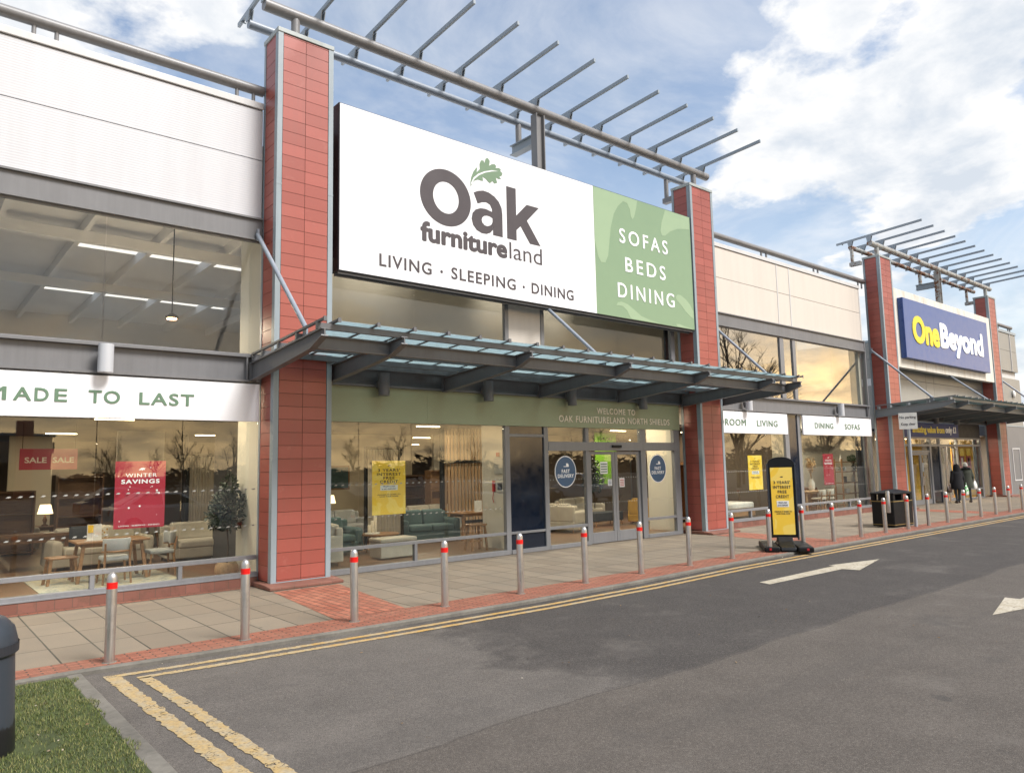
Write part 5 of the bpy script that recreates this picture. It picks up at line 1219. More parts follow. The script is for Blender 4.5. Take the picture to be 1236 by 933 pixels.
# ------------------------------------------------------------------ furniture behind the glass
FZ = 0.09
def legs(parent, pts, z1, r=0.022, mat='oak', splay=0.05, c=(0, 0)):
    for x, y in pts:
        m = MB(); dx = (x-c[0]); dy = (y-c[1]); L_ = math.hypot(dx, dy) or 1
        m.tube((x+dx/L_*splay, y+dy/L_*splay, FZ), (x, y, z1), r*0.8, r, n=10); m.build('leg', mat, parent)
def chair(x, y, rz, label, seat='grey_cloth', wood_='oak'):
    t = thing('dining_chair', label, 'chair', (x, y, FZ), 'dining chairs')
    legs(t, [(x-.2, y-.2), (x+.2, y-.2)], FZ+.44, mat=wood_, c=(x, y))
    for sx in (-1, 1):
        m = MB(); m.tube((x+sx*.23, y+.24, FZ), (x+sx*.2, y+.21, FZ+.44), 0.018, 0.022, n=10); m.tube((x+sx*.2, y+.21, FZ+.44), (x+sx*.21, y+.26, FZ+.74), 0.022, 0.018, n=10); m.build('leg', wood_, t)
    m = MB(); m.box(x-.23, x+.23, y-.23, y+.22, FZ+.42, FZ+.50); m.build('seat', seat, t, bevel=0.03, seg=3)
    m = MB()
    arc = [(x+.25*sin(a), y+.06+.22*cos(a)) for a in fr(-1.25, 1.25, 0.28)]
    n = len(arc); vs = [(a, b, z) for z in (FZ+.60, FZ+.82) for a, b in arc]+[(x+(a-x)*.84, y+(b-y)*.84, z) for z in (FZ+.60, FZ+.82) for a, b in arc]
    fs = []
    for i in range(n-1): fs += [(i, i+1, n+i+1, n+i), (2*n+i, 3*n+i, 3*n+i+1, 2*n+i+1), (n+i, n+i+1, 3*n+i+1, 3*n+i), (i, 2*n+i, 2*n+i+1, i+1)]
    fs += [(0, n, 3*n, 2*n), (n-1, 3*n-1, 4*n-1, 2*n-1)]
    m.add(vs, fs, True); m.build('backrest', seat, t, bevel=0.015)
    m = MB(); m.path([(a, b, FZ+.59) for a, b in arc], 0.018, 8); m.build('back_rail', wood_, t)
    return spin(t, rz)
def stool(x, y, label, rz=0.0, h=0.50, wd=0.24):
    t = thing('wooden_stool', label, 'stool', (x, y, FZ))
    m = MB(); m.box(x-wd, x+wd, y-.17, y+.17, FZ+h-.04, FZ+h); m.build('seat', 'oak', t, bevel=0.015)
    for sx in (-1, 1):
        for sy in (-1, 1):
            m = MB(); m.bar((x+sx*(wd-.0), y+sy*.15, FZ), (x+sx*(wd-.05), y+sy*.12, FZ+h-.041), 0.045, 0.045, (0, 1, 0)); m.build('leg', 'oak', t)
    m = MB(); m.box(x-wd+.05, x+wd-.05, y-.02, y+.02, FZ+.2, FZ+.24); m.build('stretcher', 'oak', t)
    return spin(t, rz)
def sofa(x, y, rz, wd, label, cl='beige_cloth', cushions=(), group='showroom sofas', arm=0.2, name='sofa', dp=0.9):
    t = thing(name, label, 'sofa' if name == 'sofa' else 'armchair', (x, y, FZ), group)
    h = wd/2
    m = MB(); m.box(x-h, x+h, y-dp/2, y+dp/2, FZ+.08, FZ+.32); m.build('base', cl, t, bevel=0.03)
    n = 1 if wd < 1.2 else 2
    for i in range(n):
        a = x-h+arm+(wd-2*arm)*i/n; b = a+(wd-2*arm)/n
        m = MB(); m.box(a+.005, b-.005, y-dp/2-.03, y+dp/2-.22, FZ+.30, FZ+.47); m.build('seat_cushion', cl, t, bevel=0.055, seg=4)
        m = MB(); m.add([(p, q, z) for z, o in ((FZ+.45, 0), (FZ+.84, .1)) for q in (y+dp/2-.34+o, y+dp/2-.12+o*.7) for p in (a+.01, b-.01)], [(0, 2, 3, 1), (4, 5, 7, 6), (0, 1, 5, 4), (2, 6, 7, 3), (0, 4, 6, 2), (1, 3, 7, 5)]); m.build('back_cushion', cl, t, bevel=0.06, seg=4)
    m = MB(); m.box(x-h+.02, x+h-.02, y+dp/2-.16, y+dp/2, FZ+.30, FZ+.78); m.build('backrest', cl, t, bevel=0.05, seg=3)
    for sx in (-1, 1):
        xa, xb = sorted((x+sx*h, x+sx*(h-arm))); m = MB(); m.box(xa, xb, y-dp/2, y+dp/2-.02, FZ+.08, FZ+.62); m.build('arm', cl, t, bevel=0.075, seg=4)
    for sx in (-1, 1):
        for sy in (-1, 1):
            m = MB(); m.tube((x+sx*(h-.08), y+sy*(dp/2-.08), FZ), (x+sx*(h-.1), y+sy*(dp/2-.1), FZ+.09), 0.02, 0.028, n=8); m.build('foot', 'oak', t)
    return spin(t, rz)
def scatter_cushion(x, y, z, rz, mat, label):
    t = MB(); n = 10; s = 0.21; vs = []; 
    for k in (-1, 1):
        for i in range(n+1):
            for j in range(n+1):
                u, v = -1+2*i/n, -1+2*j/n; d = 0.075*(1-u*u)**.5*(1-v*v)**.5
                vs.append((x+u*s, y+k*d, z+s+v*s))
    M = (n+1)**2
    for k in (0, 1):
        t.add(vs, [(k*M+i*(n+1)+j, k*M+(i+1)*(n+1)+j, k*M+(i+1)*(n+1)+j+1, k*M+i*(n+1)+j+1) for i in range(n) for j in range(n)], True)
    o = t.build('scatter_cushion', mat); tag(o, label, 'cushion', 'scatter cushions'); return o
def table(x, y, lx, ly, h, label, wood_='oak', name='dining_table', rz=0.0):
    t = thing(name, label, 'table', (x, y, FZ))
    m = MB(); m.box(x-lx, x+lx, y-ly, y+ly, FZ+h-.04, FZ+h); m.build('tabletop', wood_, t, bevel=0.012)
    m = MB(); m.box(x-lx+.12, x+lx-.12, y-ly+.1, y+ly-.1, FZ+h-.11, FZ+h-.0405); m.build('apron', wood_, t)
    for sx in (-1, 1):
        for sy in (-1, 1):
            m = MB(); m.bar((x+sx*(lx-.04), y+sy*(ly-.04), FZ), (x+sx*(lx-.14), y+sy*(ly-.12), FZ+h-.041), 0.055, 0.055, (0, 1, 0)); m.build('leg', wood_, t)
    return spin(t, rz)
def leafy(mb, c, rx_, ry_, rz_, n, s, rnd):
    for i in range(n):
        while True:
            p = Vector((rnd.uniform(-1, 1), rnd.uniform(-1, 1), rnd.uniform(-1, 1)))
            if 0.15 < p.length < 1: break
        q = Vector((c[0]+p.x*rx_*rnd.uniform(.8, 1.1), c[1]+p.y*ry_, c[2]+p.z*rz_))
        d = (p+Vector((rnd.uniform(-.8, .8), rnd.uniform(-.8, .8), rnd.uniform(-.6, .8)))).normalized(); a = d.orthogonal().normalized()*s*0.28
        mb.add([q-a*0.2, q+d*s*.5-a, q+d*s, q+d*s*.5+a], [(0, 1, 2, 3)])
def potted_tree(x, y, h, r, label, pot='wicker', n=700, leaf=0.10, name='potted_tree', mat='olive_leaf'):
    rnd = random.Random(int(x*100)); t = thing(name, label, 'potted plant', (x, y, FZ))
    m = MB(); m.lathe((x, y, FZ), [(0.17, 0), (0.22, .1), (0.21, .2), (0.17, .27), (0.15, .27), (0.14, .22)], 18); m.build('basket', pot, t)
    m = MB(); m.path([(x, y, FZ+.2), (x+.02, y, FZ+h*.3), (x-.01, y+.01, FZ+h*.5), (x+.01, y, FZ+h*.85)], 0.018, 8)
    for k in range(9):
        a = rnd.uniform(0, 6.28); z = FZ+h*rnd.uniform(.42, .75); m.tube((x, y, z), (x+cos(a)*r*.8, y+sin(a)*r*.8, z+rnd.uniform(.1, .4)), 0.008, 0.003, n=5)
    m.build('trunk', 'bark', t)
    m = MB(); leafy(m, (x, y, FZ+h*.68), r*.85, r*.85, h*.22, n, leaf, rnd); leafy(m, (x+.03, y, FZ+h*.90), r*.35, r*.35, h*.14, n//5, leaf, rnd); leafy(m, (x-r*.5, y, FZ+h*.60), r*.5, r*.6, h*.12, n//5, leaf, rnd)
    m.build('crown', mat, t)
    return t
def vase(x, y, z, prof, mat, label, n=16):
    m = MB(); m.lathe((x, y, z), prof, n); return tag(m.build('vase', mat), label, 'vase')

# far-left window
rg = MB(); rg.box(2.0, 4.25, 14.55, 16.8, FZ+.001, FZ+.012); tag(rg.build('rug', 'rug'), 'faded pale patterned rug under the dining table', 'rug')
table(3.25, 15.85, 0.62, 0.42, 0.75, 'small oak dining table behind the red poster', name='dining_table')
chair(3.20, 15.15, pi, 'grey upholstered dining chair with its back to the street')
chair(4.12, 15.75, -pi/2, 'grey dining chair at the right end of the oak table')
stool(2.45, 15.75, 'low oak stool at the left end of the dining table', 0.1)
lh = thing('leaflet_holder', 'clear leaflet stand with printed cards on the dining table', 'leaflet stand', (2.95, 15.65, FZ+.75))
m_ = MB(); m_.box(2.83, 3.07, 15.64, 15.66, FZ+.751, FZ+1.05); m_.build('card', 'poster_white', lh); m_ = MB(); m_.box(2.84, 2.93, 15.635, 15.639, FZ+.90, FZ+1.04); m_.build('picture', 'poster_yellow', lh); m_ = MB(); m_.box(2.80, 3.10, 15.60, 15.70, FZ+.75, FZ+.765); m_.build('foot', 'ceramic', lh)
sofa(3.55, 18.3, 0.1, 2.0, 'beige fabric sofa with two cushions behind the oak table')
scatter_cushion(3.15, 18.12, FZ+.47, 0, 'charcoal_cloth', 'charcoal cushion on the beige sofa')
scatter_cushion(3.48, 18.06, FZ+.47, 0, 'print_cloth', 'mustard leaf print cushion on the beige sofa')
sofa(5.9, 17.9, 0.0, 2.3, 'wide taupe corner sofa near the potted olive tree', 'beige_cloth')
potted_tree(4.98, 14.45, 1.85, 0.40, 'small olive tree in a woven basket beside the cream wall', leaf=0.085, n=900)
def shelf_unit(x, y, wd, h, label, shelves, mat='walnut', dp=.36, name='shelf_unit'):
    t = thing(name, label, 'shelf', (x, y, FZ))
    m = MB(); m.box(x-wd, x-wd+.04, y-dp/2, y+dp/2, FZ, FZ+h); m.box(x+wd-.04, x+wd, y-dp/2, y+dp/2, FZ, FZ+h); m.box(x-wd+.04, x+wd-.04, y+dp/2-.02, y+dp/2, FZ, FZ+h); m.build('carcass', mat, t)
    for z in shelves:
        m = MB(); m.box(x-wd+.041, x+wd-.041, y-dp/2, y+dp/2-.021, FZ+z, FZ+z+.03); m.build('shelf', mat, t)
    return t
shelf_unit(1.0, 17.2, .45, 1.35, 'dark oak bookcase at the left edge of the window', (.05, .45, .88, 1.3))
def desk(x, y, label):
    t = thing('writing_desk', label, 'desk', (x, y, FZ)); m = MB(); m.box(x-.75, x+.75, y-.3, y+.3, FZ+.70, FZ+.76); m.build('desktop', 'walnut', t)
    for sx in (-1, 1): m = MB(); m.box(x+sx*.70-.05, x+sx*.70+.05, y-.28, y+.28, FZ, FZ+.70); m.build('leg', 'walnut', t)
    m = MB(); m.box(x-.64, x+.64, y-.28, y+.28, FZ+.58, FZ+.699); m.build('drawer', 'walnut', t)
desk(2.25, 18.6, 'dark oak desk behind the stool')
shelf_unit(2.35, 22.5, .5, 1.6, 'tall brown cabinet in the depth of the left showroom', (.05, .5, 1.0, 1.55))
sofa(0.6, 21.5, 0.0, 2.0, 'dark sofa in the depth of the left showroom', 'charcoal_cloth')
sb = thing('hanging_banner', 'dark red banner reading SALE hanging in the left showroom', 'banner', (2.8, 20.0, 2.1))
m_ = MB(); m_.box(2.2, 3.35, 20.0, 20.01, 2.20, 2.68); m_.build('cloth', 'poster_red', sb); l_ = MB(); put_text(l_, 'SALE', face_y(19.998), 2.30, 2.73, 2.36, 0.12, 0.03, 0.002); put_text(l_, 'SALE', face_y(19.998), 2.85, 3.28, 2.36, 0.12, 0.03, 0.002); l_.build('lettering', 'cream_letter', sb)
m_ = MB(); m_.tube((2.25, 20.005, 2.68), (2.25, 20.005, 3.25), 0.006, n=6); m_.tube((3.3, 20.005, 2.68), (3.3, 20.005, 3.25), 0.006, n=6); m_.build('cord', 'black_plastic', sb)
cu = MB(); n = 60; xs = [5.9+0.9*i/n for i in range(n+1)]; strip(lambda x: 23.6+0.05*sin(x*70), lambda x: 23.6+0.05*sin(x*70), FZ, 2.5, xs, cu)
def curtain(x0, x1, y, z0, z1, label, k=60):
    t = thing('curtain', label, 'curtain', ((x0+x1)/2, y, z0)); m = MB(); n = 90
    vs = []
    for i in range(n+1):
        x = x0+(x1-x0)*i/n; w1 = 0.035*sin(i*0.75)+0.012*sin(i*1.9)
        vs += [(x, y+w1, z0), (x, y+w1*0.7, z1), (x, y+w1+.006, z0), (x, y+w1*.7+.006, z1)]
    m.add(vs, [(4*i, 4*i+4, 4*i+5, 4*i+1) for i in range(n)]+[(4*i+2, 4*i+3, 4*i+7, 4*i+6) for i in range(n)], True); m.build('cloth', 'curtain', t)
    m = MB(); m.box(x0-.09, x1+.09, y-.04, y+.05, z1, z1+.06); m.box(x0-.09, x0-.03, y-.04, y+.05, FZ, z1); m.box(x1+.03, x1+.09, y-.04, y+.05, FZ, z1); m.build('black_frame', 'black_plastic', t)
curtain(6.2, 7.0, 21.0, 0.3, 2.5, 'pale curtain in the depth behind the olive tree')
curtain(9.13, 10.05, 16.5, 0.4, 2.55, 'linen curtain in a black frame behind the yellow poster')

# middle window
sofa(7.6, 16.1, 0.0, 1.9, 'dark teal sofa behind the left edge of the middle window', 'teal_cloth')
sofa(11.15, 17.0, -0.15, 1.7, 'teal sofa with white price tag behind the coffee table', 'teal_cloth')
m_ = MB(); m_.box(11.85, 11.99, 16.49, 16.50, FZ+.35, FZ+.62); tag(m_.build('price_tag', 'poster_white'), 'white price tag on the arm of the teal sofa', 'price tag')
ac = sofa(6.95, 14.55, -pi/2-0.2, 0.78, 'cream armchair at the left edge of the middle window', 'cream_cloth', arm=.1, name='armchair', group='armchairs', dp=.75)
po_ = thing('pouf', 'white fabric storage pouf behind the window rail', 'pouf', (8.66, 14.5, FZ))
m_ = MB(); m_.box(8.22, 9.12, 14.28, 14.78, FZ+.03, FZ+.36); m_.build('body', 'cream_cloth', po_, bevel=0.02); m_ = MB(); m_.box(8.20, 9.14, 14.26, 14.80, FZ+.365, FZ+.45); m_.build('lid', 'cream_cloth', po_, bevel=0.03, seg=3)
ct = thing('coffee_table', 'round oak coffee table with candles behind the pouf', 'table', (8.95, 15.6, FZ))
m_ = MB(); m_.lathe((8.95, 15.6, FZ+.42), [(0.45, 0), (0.46, .02), (0.45, .035)], 28); m_.build('tabletop', 'oak', ct)
for k in range(3):
    m_ = MB(); a = k*2.1; m_.tube((8.95+.36*cos(a), 15.6+.36*sin(a), FZ), (8.95+.28*cos(a), 15.6+.28*sin(a), FZ+.42), .02, n=8); m_.build('leg', 'oak', ct)
m_ = MB(); m_.lathe((8.72, 15.55, FZ+.456), [(0.17, 0), (0.18, .03), (0.16, .035)], 20); tag(m_.build('tray', 'ceramic'), 'round white tray on the coffee table', 'tray')
for dx, hh, lab in ((-.08, .17, 'shortest pillar candle on the white tray'), (0.0, .27, 'middle pillar candle on the white tray'), (.075, .38, 'tallest pillar candle on the white tray')):
    m_ = MB(); m_.lathe((8.72+dx, 15.55, FZ+.492), [(0.038, 0), (0.038, hh), (0.02, hh+.004)], 14); tag(m_.build('candle', 'candle'), lab, 'candle', 'candles on the tray')
wall_t = thing('slat_screen', 'tall oak slat screen dividing the showroom behind the middle window', 'screen', (13.3, 18.0, FZ))
m_ = MB()
for i in range(13): m_.box(12.5+.125*i, 12.57+.125*i, 18.0, 18.05, FZ, 3.22)
m_.build('slats', 'oak_pale', wall_t); m_ = MB(); m_.box(12.35, 14.1, 17.96, 18.0, 2.18, 2.27); m_.box(12.35, 12.46, 17.95, 18.06, FZ, 3.22); m_.box(12.35, 14.1, 17.96, 18.0, 0.4, .48); m_.build('frame', 'black_plastic', wall_t)
table(12.6, 16.6, 0.8, 0.40, 0.74, 'oak console table with leaflet before the slat screen', name='console_table')
m_ = MB(); m_.box(12.3, 12.55, 16.3, 16.31, FZ+.745, FZ+1.05); tag(m_.build('leaflet', 'poster_white'), 'white printed leaflet standing on the console table', 'leaflet')
stool(10.78, 14.25, 'square pale oak stool by the end wall of the window', 0.0, .62, .22)
def table_lamp(x, y, z, label):
    t = thing('table_lamp', label, 'lamp', (x, y, z)); m = MB(); m.lathe((x, y, z), [(0.08, 0), (0.09, .02), (0.03, .06), (0.06, .16), (0.02, .28), (0.012, .36)], 16); m.build('base', 'walnut', t)
    m = MB(); m.lathe((x, y, z), [(0.19, .33), (0.13, .58)], 20); m.build('lamp_shade', 'shade', t)
shelf_unit(12.0, 20.5, .6, 1.0, 'low brown sideboard carrying the lit lamp', (.05, .5, .95)); table_lamp(11.9, 20.5, FZ+1.0, 'lit table lamp with pale shade on the brown sideboard')
shelf_unit(13.4, 21.5, .55, 1.75, 'dark open bookcase behind the lit lamp', (.05, .5, .95, 1.35, 1.7))
sofa(12.9, 19.2, 0.1, 2.0, 'cream sofa glimpsed behind the slat screen', 'cream_cloth')
vs_ = vase(7.55, 17.6, FZ+.75, [(0.09, 0), (0.11, .12), (0.08, .2), (0.05, .24)], 'ceramic', 'white vase of pale flowers behind the teal sofa')
table(7.5, 17.6, .6, .35, .75, 'dark console behind the teal sofa', 'walnut', 'console_table')
fp_ = MB(); leafy(fp_, (7.55, 17.6, FZ+1.16), .28, .2, .16, 90, .12, random.Random(2)); tag(fp_.build('flower_stems', 'bag_white'), 'white flowers standing in the vase', 'flowers')
ap = thing('alarm_panel', 'grey fire alarm panel with red call point on the cream wall', 'alarm panel', (11.33, 14.2, 1.2))
def on_side(x, y0, y1, z0, z1, mat, nm, d=.05): m = MB(); m.box(x-d, x, y0, y1, z0, z1); m.build(nm, mat, ap, bevel=0.006)
on_side(11.338, 13.78, 14.16, 1.88, 2.26, 'grey_box', 'panel'); on_side(11.338, 13.76, 14.10, 1.44, 1.72, 'grey_box', 'lower_panel'); on_side(11.285, 13.84, 14.02, 1.50, 1.66, 'dark', 'display', .004); on_side(11.338, 13.98, 14.08, 2.30, 2.40, 'red_plastic', 'call_point', .04); on_side(11.338, 14.16, 14.24, 1.45, 1.72, 'red_plastic', 'handset', .05)
m_ = MB(); m_.path([(11.30, 14.2, 1.45), (11.29, 14.22, 1.28), (11.30, 14.19, 1.18)], .01, 6); m_.build('handset_cord', 'red_plastic', ap)

for x_, y_, lab in ((1.5, 22.0, 'lit table lamp on the desk deep in the left showroom'), (3.3, 24.0, 'lit lamp before the tan partition in the left showroom'), (8.2, 19.0, 'lit lamp behind the yellow poster in the middle showroom'), (10.6, 21.6, 'lit lamp by the tan partition in the middle showroom')):
    table(x_, y_, .3, .25, .6, 'small side table under the ' + lab.replace('lit ', ''), 'walnut', 'side_table'); table_lamp(x_, y_, FZ+.6, lab)
def picture(x, y, z, w_, h_, mat, lab):
    t = thing('framed_picture', lab, 'picture', (x, y-.03, z)); m = MB(); m.box(x-w_, x+w_, y-.03, y, z-h_, z+h_); m.build('frame', 'oak', t); m = MB(); m.box(x-w_+.05, x+w_-.05, y-.035, y-.0301, z-h_+.05, z+h_-.05); m.build('print', mat, t)
picture(5.3, 22.4, 1.7, .35, .5, 'curtain', 'framed picture on the cream partition behind the olive tree'); picture(11.4, 22.8, 1.8, .5, .4, 'teal_cloth', 'wide framed picture on the tan partition'); picture(8.45, 20.0, 1.8, .3, .45, 'print_cloth', 'mustard framed picture on the cream partition behind the teal sofa'); picture(-.4, 25, 1.75, .6, .45, 'charcoal_cloth', 'dark framed picture on the far left partition')
shelf_unit(3.6, 21.0, .5, 2.0, 'tall open bookcase between the red poster and the curtain', (.05, .5, .95, 1.4, 1.9)); sofa(2.0, 23.5, .2, 2.1, 'brown sofa before the far left partition', 'beige_cloth'); sofa(9.6, 19.0, .1, 1.8, 'grey sofa behind the linen curtain', 'grey_cloth'); shelf_unit(14.0, 20.5, .45, 1.9, 'oak dresser behind the slat screen', (.05, .6, 1.2, 1.85), 'oak'); table(4.6, 21.0, .8, .5, .75, 'dark dining table behind the taupe sofa', 'walnut')

# behind the doors
sofa(15.55, 16.2, pi/2+.25, 1.3, 'cream armchair sofa seen through the glass left of the door', 'cream_cloth')
sofa(18.3, 18.2, 0.2, 1.9, 'cream sofa seen through the sliding doors', 'cream_cloth')
ot = thing('ottoman', 'black tufted ottoman in front of the cream sofa', 'ottoman', (17.9, 16.7, FZ)); m_ = MB(); m_.box(17.2, 18.5, 16.4, 17.0, FZ+.16, FZ+.44); m_.build('cushion', 'charcoal_cloth', ot, bevel=.04, seg=3); legs(ot, [(17.26, 16.45), (18.44, 16.45), (17.26, 16.95), (18.44, 16.95)], FZ+.16, c=(17.85, 16.7), splay=.02)
sofa(19.3, 16.3, pi/2+.6, .85, 'mustard armchair behind the right sliding door', 'mustard_cloth', name='armchair', group='armchairs', arm=.12)
gb = thing('hanging_banner', 'lime green hanging banner with the word explore behind the doors', 'banner', (19.75, 18.6, 1.3))
m_ = MB(); m_.box(19.55, 20.7, 18.6, 18.63, 1.35, 3.24); m_.build('cloth', 'lime', gb); l_ = MB(); put_text(l_, 'EXPLORE', face_y(18.598), 19.75, 20.5, 2.93, .11, .02, .002); l_.build('lettering', 'ink', gb)
potted_tree(18.7, 17.9, 2.1, .42, 'dark potted tree beside the lime banner', leaf=.11, n=600)
shelf_unit(20.3, 15.6, .4, 2.0, 'oak wardrobe near the right of the entrance', (.1, 1.9), 'oak', .6, 'wardrobe')
st_ = thing('mezzanine_stair', 'dark steel staircase with handrail deep inside the entrance', 'staircase', (17.5, 24, FZ)); m_ = MB()
for i in range(14): m_.box(15.2+.3*i, 15.52+.3*i, 24.0, 25.2, FZ+.2*i, FZ+.2*i+.05)
m_.build('treads', 'wall_dark', st_); m_ = MB(); m_.tube((15.2, 24, FZ+1.0), (19.2, 24, FZ+3.1), .03, n=8)
for i in range(0, 14, 2): m_.tube((15.35+.3*i, 24, FZ+.2*i), (15.35+.3*i, 24, FZ+.2*i+1.05), .015, n=6)
m_.build('handrail', 'frame', st_)

# right windows
wr = thing('wardrobe', 'oak bedroom cabinet and drawers behind the second yellow poster', 'cabinet', (24.0, 17.2, FZ)); m_ = MB(); m_.box(22.2, 24.1, 17.0, 17.55, FZ, FZ+1.5); m_.build('carcass', 'oak', wr); m_ = MB()
for i in range(3): m_.box(22.22, 23.12, 16.975, 16.999, FZ+.05+.48*i, FZ+.50+.48*i); m_.box(23.16, 24.08, 16.975, 16.999, FZ+.05+.48*i, FZ+.50+.48*i)
m_.build('drawer', 'oak_pale', wr)
bdz = thing('double_bed', 'bed with white bedding at the foot of the right window', 'bed', (22.4, 15.4, FZ)); m_ = MB(); m_.box(21.6, 23.4, 14.6, 16.5, FZ+.1, FZ+.34); m_.build('bed_base', 'oak', bdz); m_ = MB(); m_.box(21.62, 23.38, 14.62, 16.5, FZ+.34, FZ+.56); m_.build('mattress', 'white_wool', bdz, bevel=.06, seg=3); m_ = MB(); m_.box(21.55, 23.45, 16.5, 16.58, FZ, FZ+1.1); m_.build('headboard', 'charcoal_cloth', bdz)
pd = thing('globe_pendant', 'round white pendant lamp behind the second yellow poster', 'lamp', (21.9, 15.2, 1.95)); m_ = MB(); m_.ball((21.9, 15.2, 2.0), .07, .07, .07); m_.build('globe', 'ceramic', pd); m_ = MB(); m_.tube((21.9, 15.2, 2.07), (21.9, 15.2, 3.25), .006, n=6); m_.build('cord', 'black_plastic', pd)
table(28.2, 15.25, .75, .42, .76, 'pale dining table with vase in the right window', 'oak_pale', 'dining_table')
chair(28.0, 14.65, pi, 'pale dining chair left of its twin in the right window', 'cream_cloth'); chair(28.65, 14.65, pi, 'pale dining chair right of its twin in the right window', 'cream_cloth')
vase(28.55, 15.2, FZ+.761, [(0.09, 0), (0.13, .1), (0.13, .3), (0.06, .42), (0.07, .46)], 'ceramic', 'white vase with pampas grass on the pale dining table')
pg = MB(); rnd = random.Random(5)
for i in range(9):
    a = rnd.uniform(0, 6.28); tip = Vector((28.55+cos(a)*.13, 15.2+sin(a)*.1, FZ+1.95+rnd.uniform(-.1, .1)))
    pg.tube((28.55, 15.2, FZ+1.15), tip, .006, .003, n=5); leafy(pg, tip-Vector((0, 0, .18)), .06, .06, .28, 45, .07, rnd)
tag(pg.build('pampas_stems', 'pampas'), 'dried pampas grass standing in the white vase', 'dried grass')
sd = thing('sideboard', 'oak sideboard under the red poster in the right window', 'sideboard', (29.1, 15.9, FZ)); m_ = MB(); m_.box(28.75, 30.0, 15.75, 16.15, FZ+.08, FZ+.85); m_.build('carcass', 'oak', sd); m_ = MB(); [m_.box(28.78+.41*i, 29.16+.41*i, 15.73, 15.749, FZ+.12, FZ+.82) for i in range(3)]; m_.build('drawer', 'walnut', sd)
# mirror and ladder shelf with ornaments
mr = thing('wall_mirror', 'tall framed mirror leaning on the cream wall behind the red poster', 'mirror', (29.2, 16.1, .95)); m_ = MB(); m_.box(28.85, 29.6, 16.14, 16.18, 1.2, 2.45); m_.build('frame', 'oak_pale', mr)
def ladder_shelf():
    x0, x1, y = 29.85, 31.55, 14.7
    t = thing('ladder_shelf', 'open oak ladder shelf with ornaments by the right end of the window', 'shelf', ((x0+x1)/2, y, FZ))
    for x in (x0, x1): m = MB(); m.box(x-.03, x+.03, y-.18, y-.13, FZ, FZ+2.0); m.box(x-.03, x+.03, y+.13, y+.18, FZ, FZ+2.0); m.build('upright', 'oak', t)
    for z in (.12, .55, 1.0, 1.45, 1.85): m = MB(); m.box(x0-.02, x1+.02, y-.18, y+.18, FZ+z, FZ+z+.035); m.build('shelf', 'oak', t)
    V = [(30.1, 1.85, 'olive_v', 'small pale bottle on the top shelf'), (30.3, 1.45, 'round', 'round white pot on the upper shelf'), (31.2, 1.45, 'tall', 'tall white jug on the upper shelf'), (30.4, 1.0, 'box', 'dark framed picture on the middle shelf'), (31.1, 1.0, 'tall', 'white vase on the middle shelf'), (30.5, .55, 'round', 'white bowl on the lower shelf'), (30.8, .12, 'round', 'white pot on the bottom shelf')]
    for x, z, k, lab in V:
        zz = FZ+z+.036
        if k == 'box': m = MB(); m.box(x-.1, x+.1, y-.02, y+.02, zz, zz+.24); tag(m.build('picture_frame', 'dark'), lab, 'picture'); continue
        pr = {'olive_v': [(.04, 0), (.06, .08), (.02, .16), (.025, .26)], 'round': [(.06, 0), (.11, .08), (.09, .17), (.05, .2)], 'tall': [(.06, 0), (.075, .12), (.05, .26), (.06, .3)]}[k]
        vase(x, y, zz, pr, 'ceramic', lab)
    m = MB(); leafy(m, (31.1, y, FZ+2.0), .18, .14, .14, 160, .09, random.Random(4)); leafy(m, (31.0, y-.12, FZ+1.75), .1, .08, .22, 80, .07, random.Random(6)); tag(m.build('trailing_plant', 'plant_leaf'), 'green trailing plant on top of the ladder shelf', 'plant')
    m = MB(); leafy(m, (30.05, y-.05, FZ+1.6), .1, .1, .1, 70, .07, random.Random(8)); tag(m.build('potted_herb', 'plant_leaf'), 'small green plant on the upper shelf', 'plant')
ladder_shelf()

# neighbour: sale posters behind its glass
for i, (x, lab) in enumerate(((39.95, 'red sale poster with yellow tag, left of three in the mustard window'), (40.85, 'red sale poster with yellow tag, middle of three in the mustard window'), (41.75, 'purple topped sale poster, right of three in the mustard window'))):
    t = thing('sale_poster', lab, 'poster', (x, G+.24, .9), 'sale posters in the mustard window'); m = MB(); m.box(x-.3, x+.3, G+.235, G+.245, 1.05, 2.20); m.build('sheet', 'poster_red', t)
    m = MB(); m.box(x-.26, x+.26, G+.225, G+.234, 2.12, 2.50); m.build('yellow_tag', 'poster_yellow', t)
    m = MB(); m.prism(ell(x, 1.25, .2, .27, 20), lambda u, v, d: (u, d, v), G+.228, G+.234); m.build('price_disc', 'poster_yellow', t)
    m = MB(); m.box(x-.12, x+.1, G+.228, G+.234, 1.62, 2.02); m.build('product_picture', 'poster_white' if i != 2 else 'navy', t)
for x, lab in ((37.85, 'red poster inside the left leaf of the neighbour entrance'), (38.7, 'red poster deeper inside the neighbour entrance')):
    m = MB(); m.box(x-.27, x+.27, G+1.6, G+1.62, 1.6, 2.3); tag(m.build('hanging_poster', 'poster_red'), lab, 'poster')
dn = MB(); dn.box(35.32, 35.5, G+.0, G+.003, 1.45, 1.85); tag(dn.build('door_notice', 'car_white'), 'blue and white notice on the right door of the neighbour', 'notice')

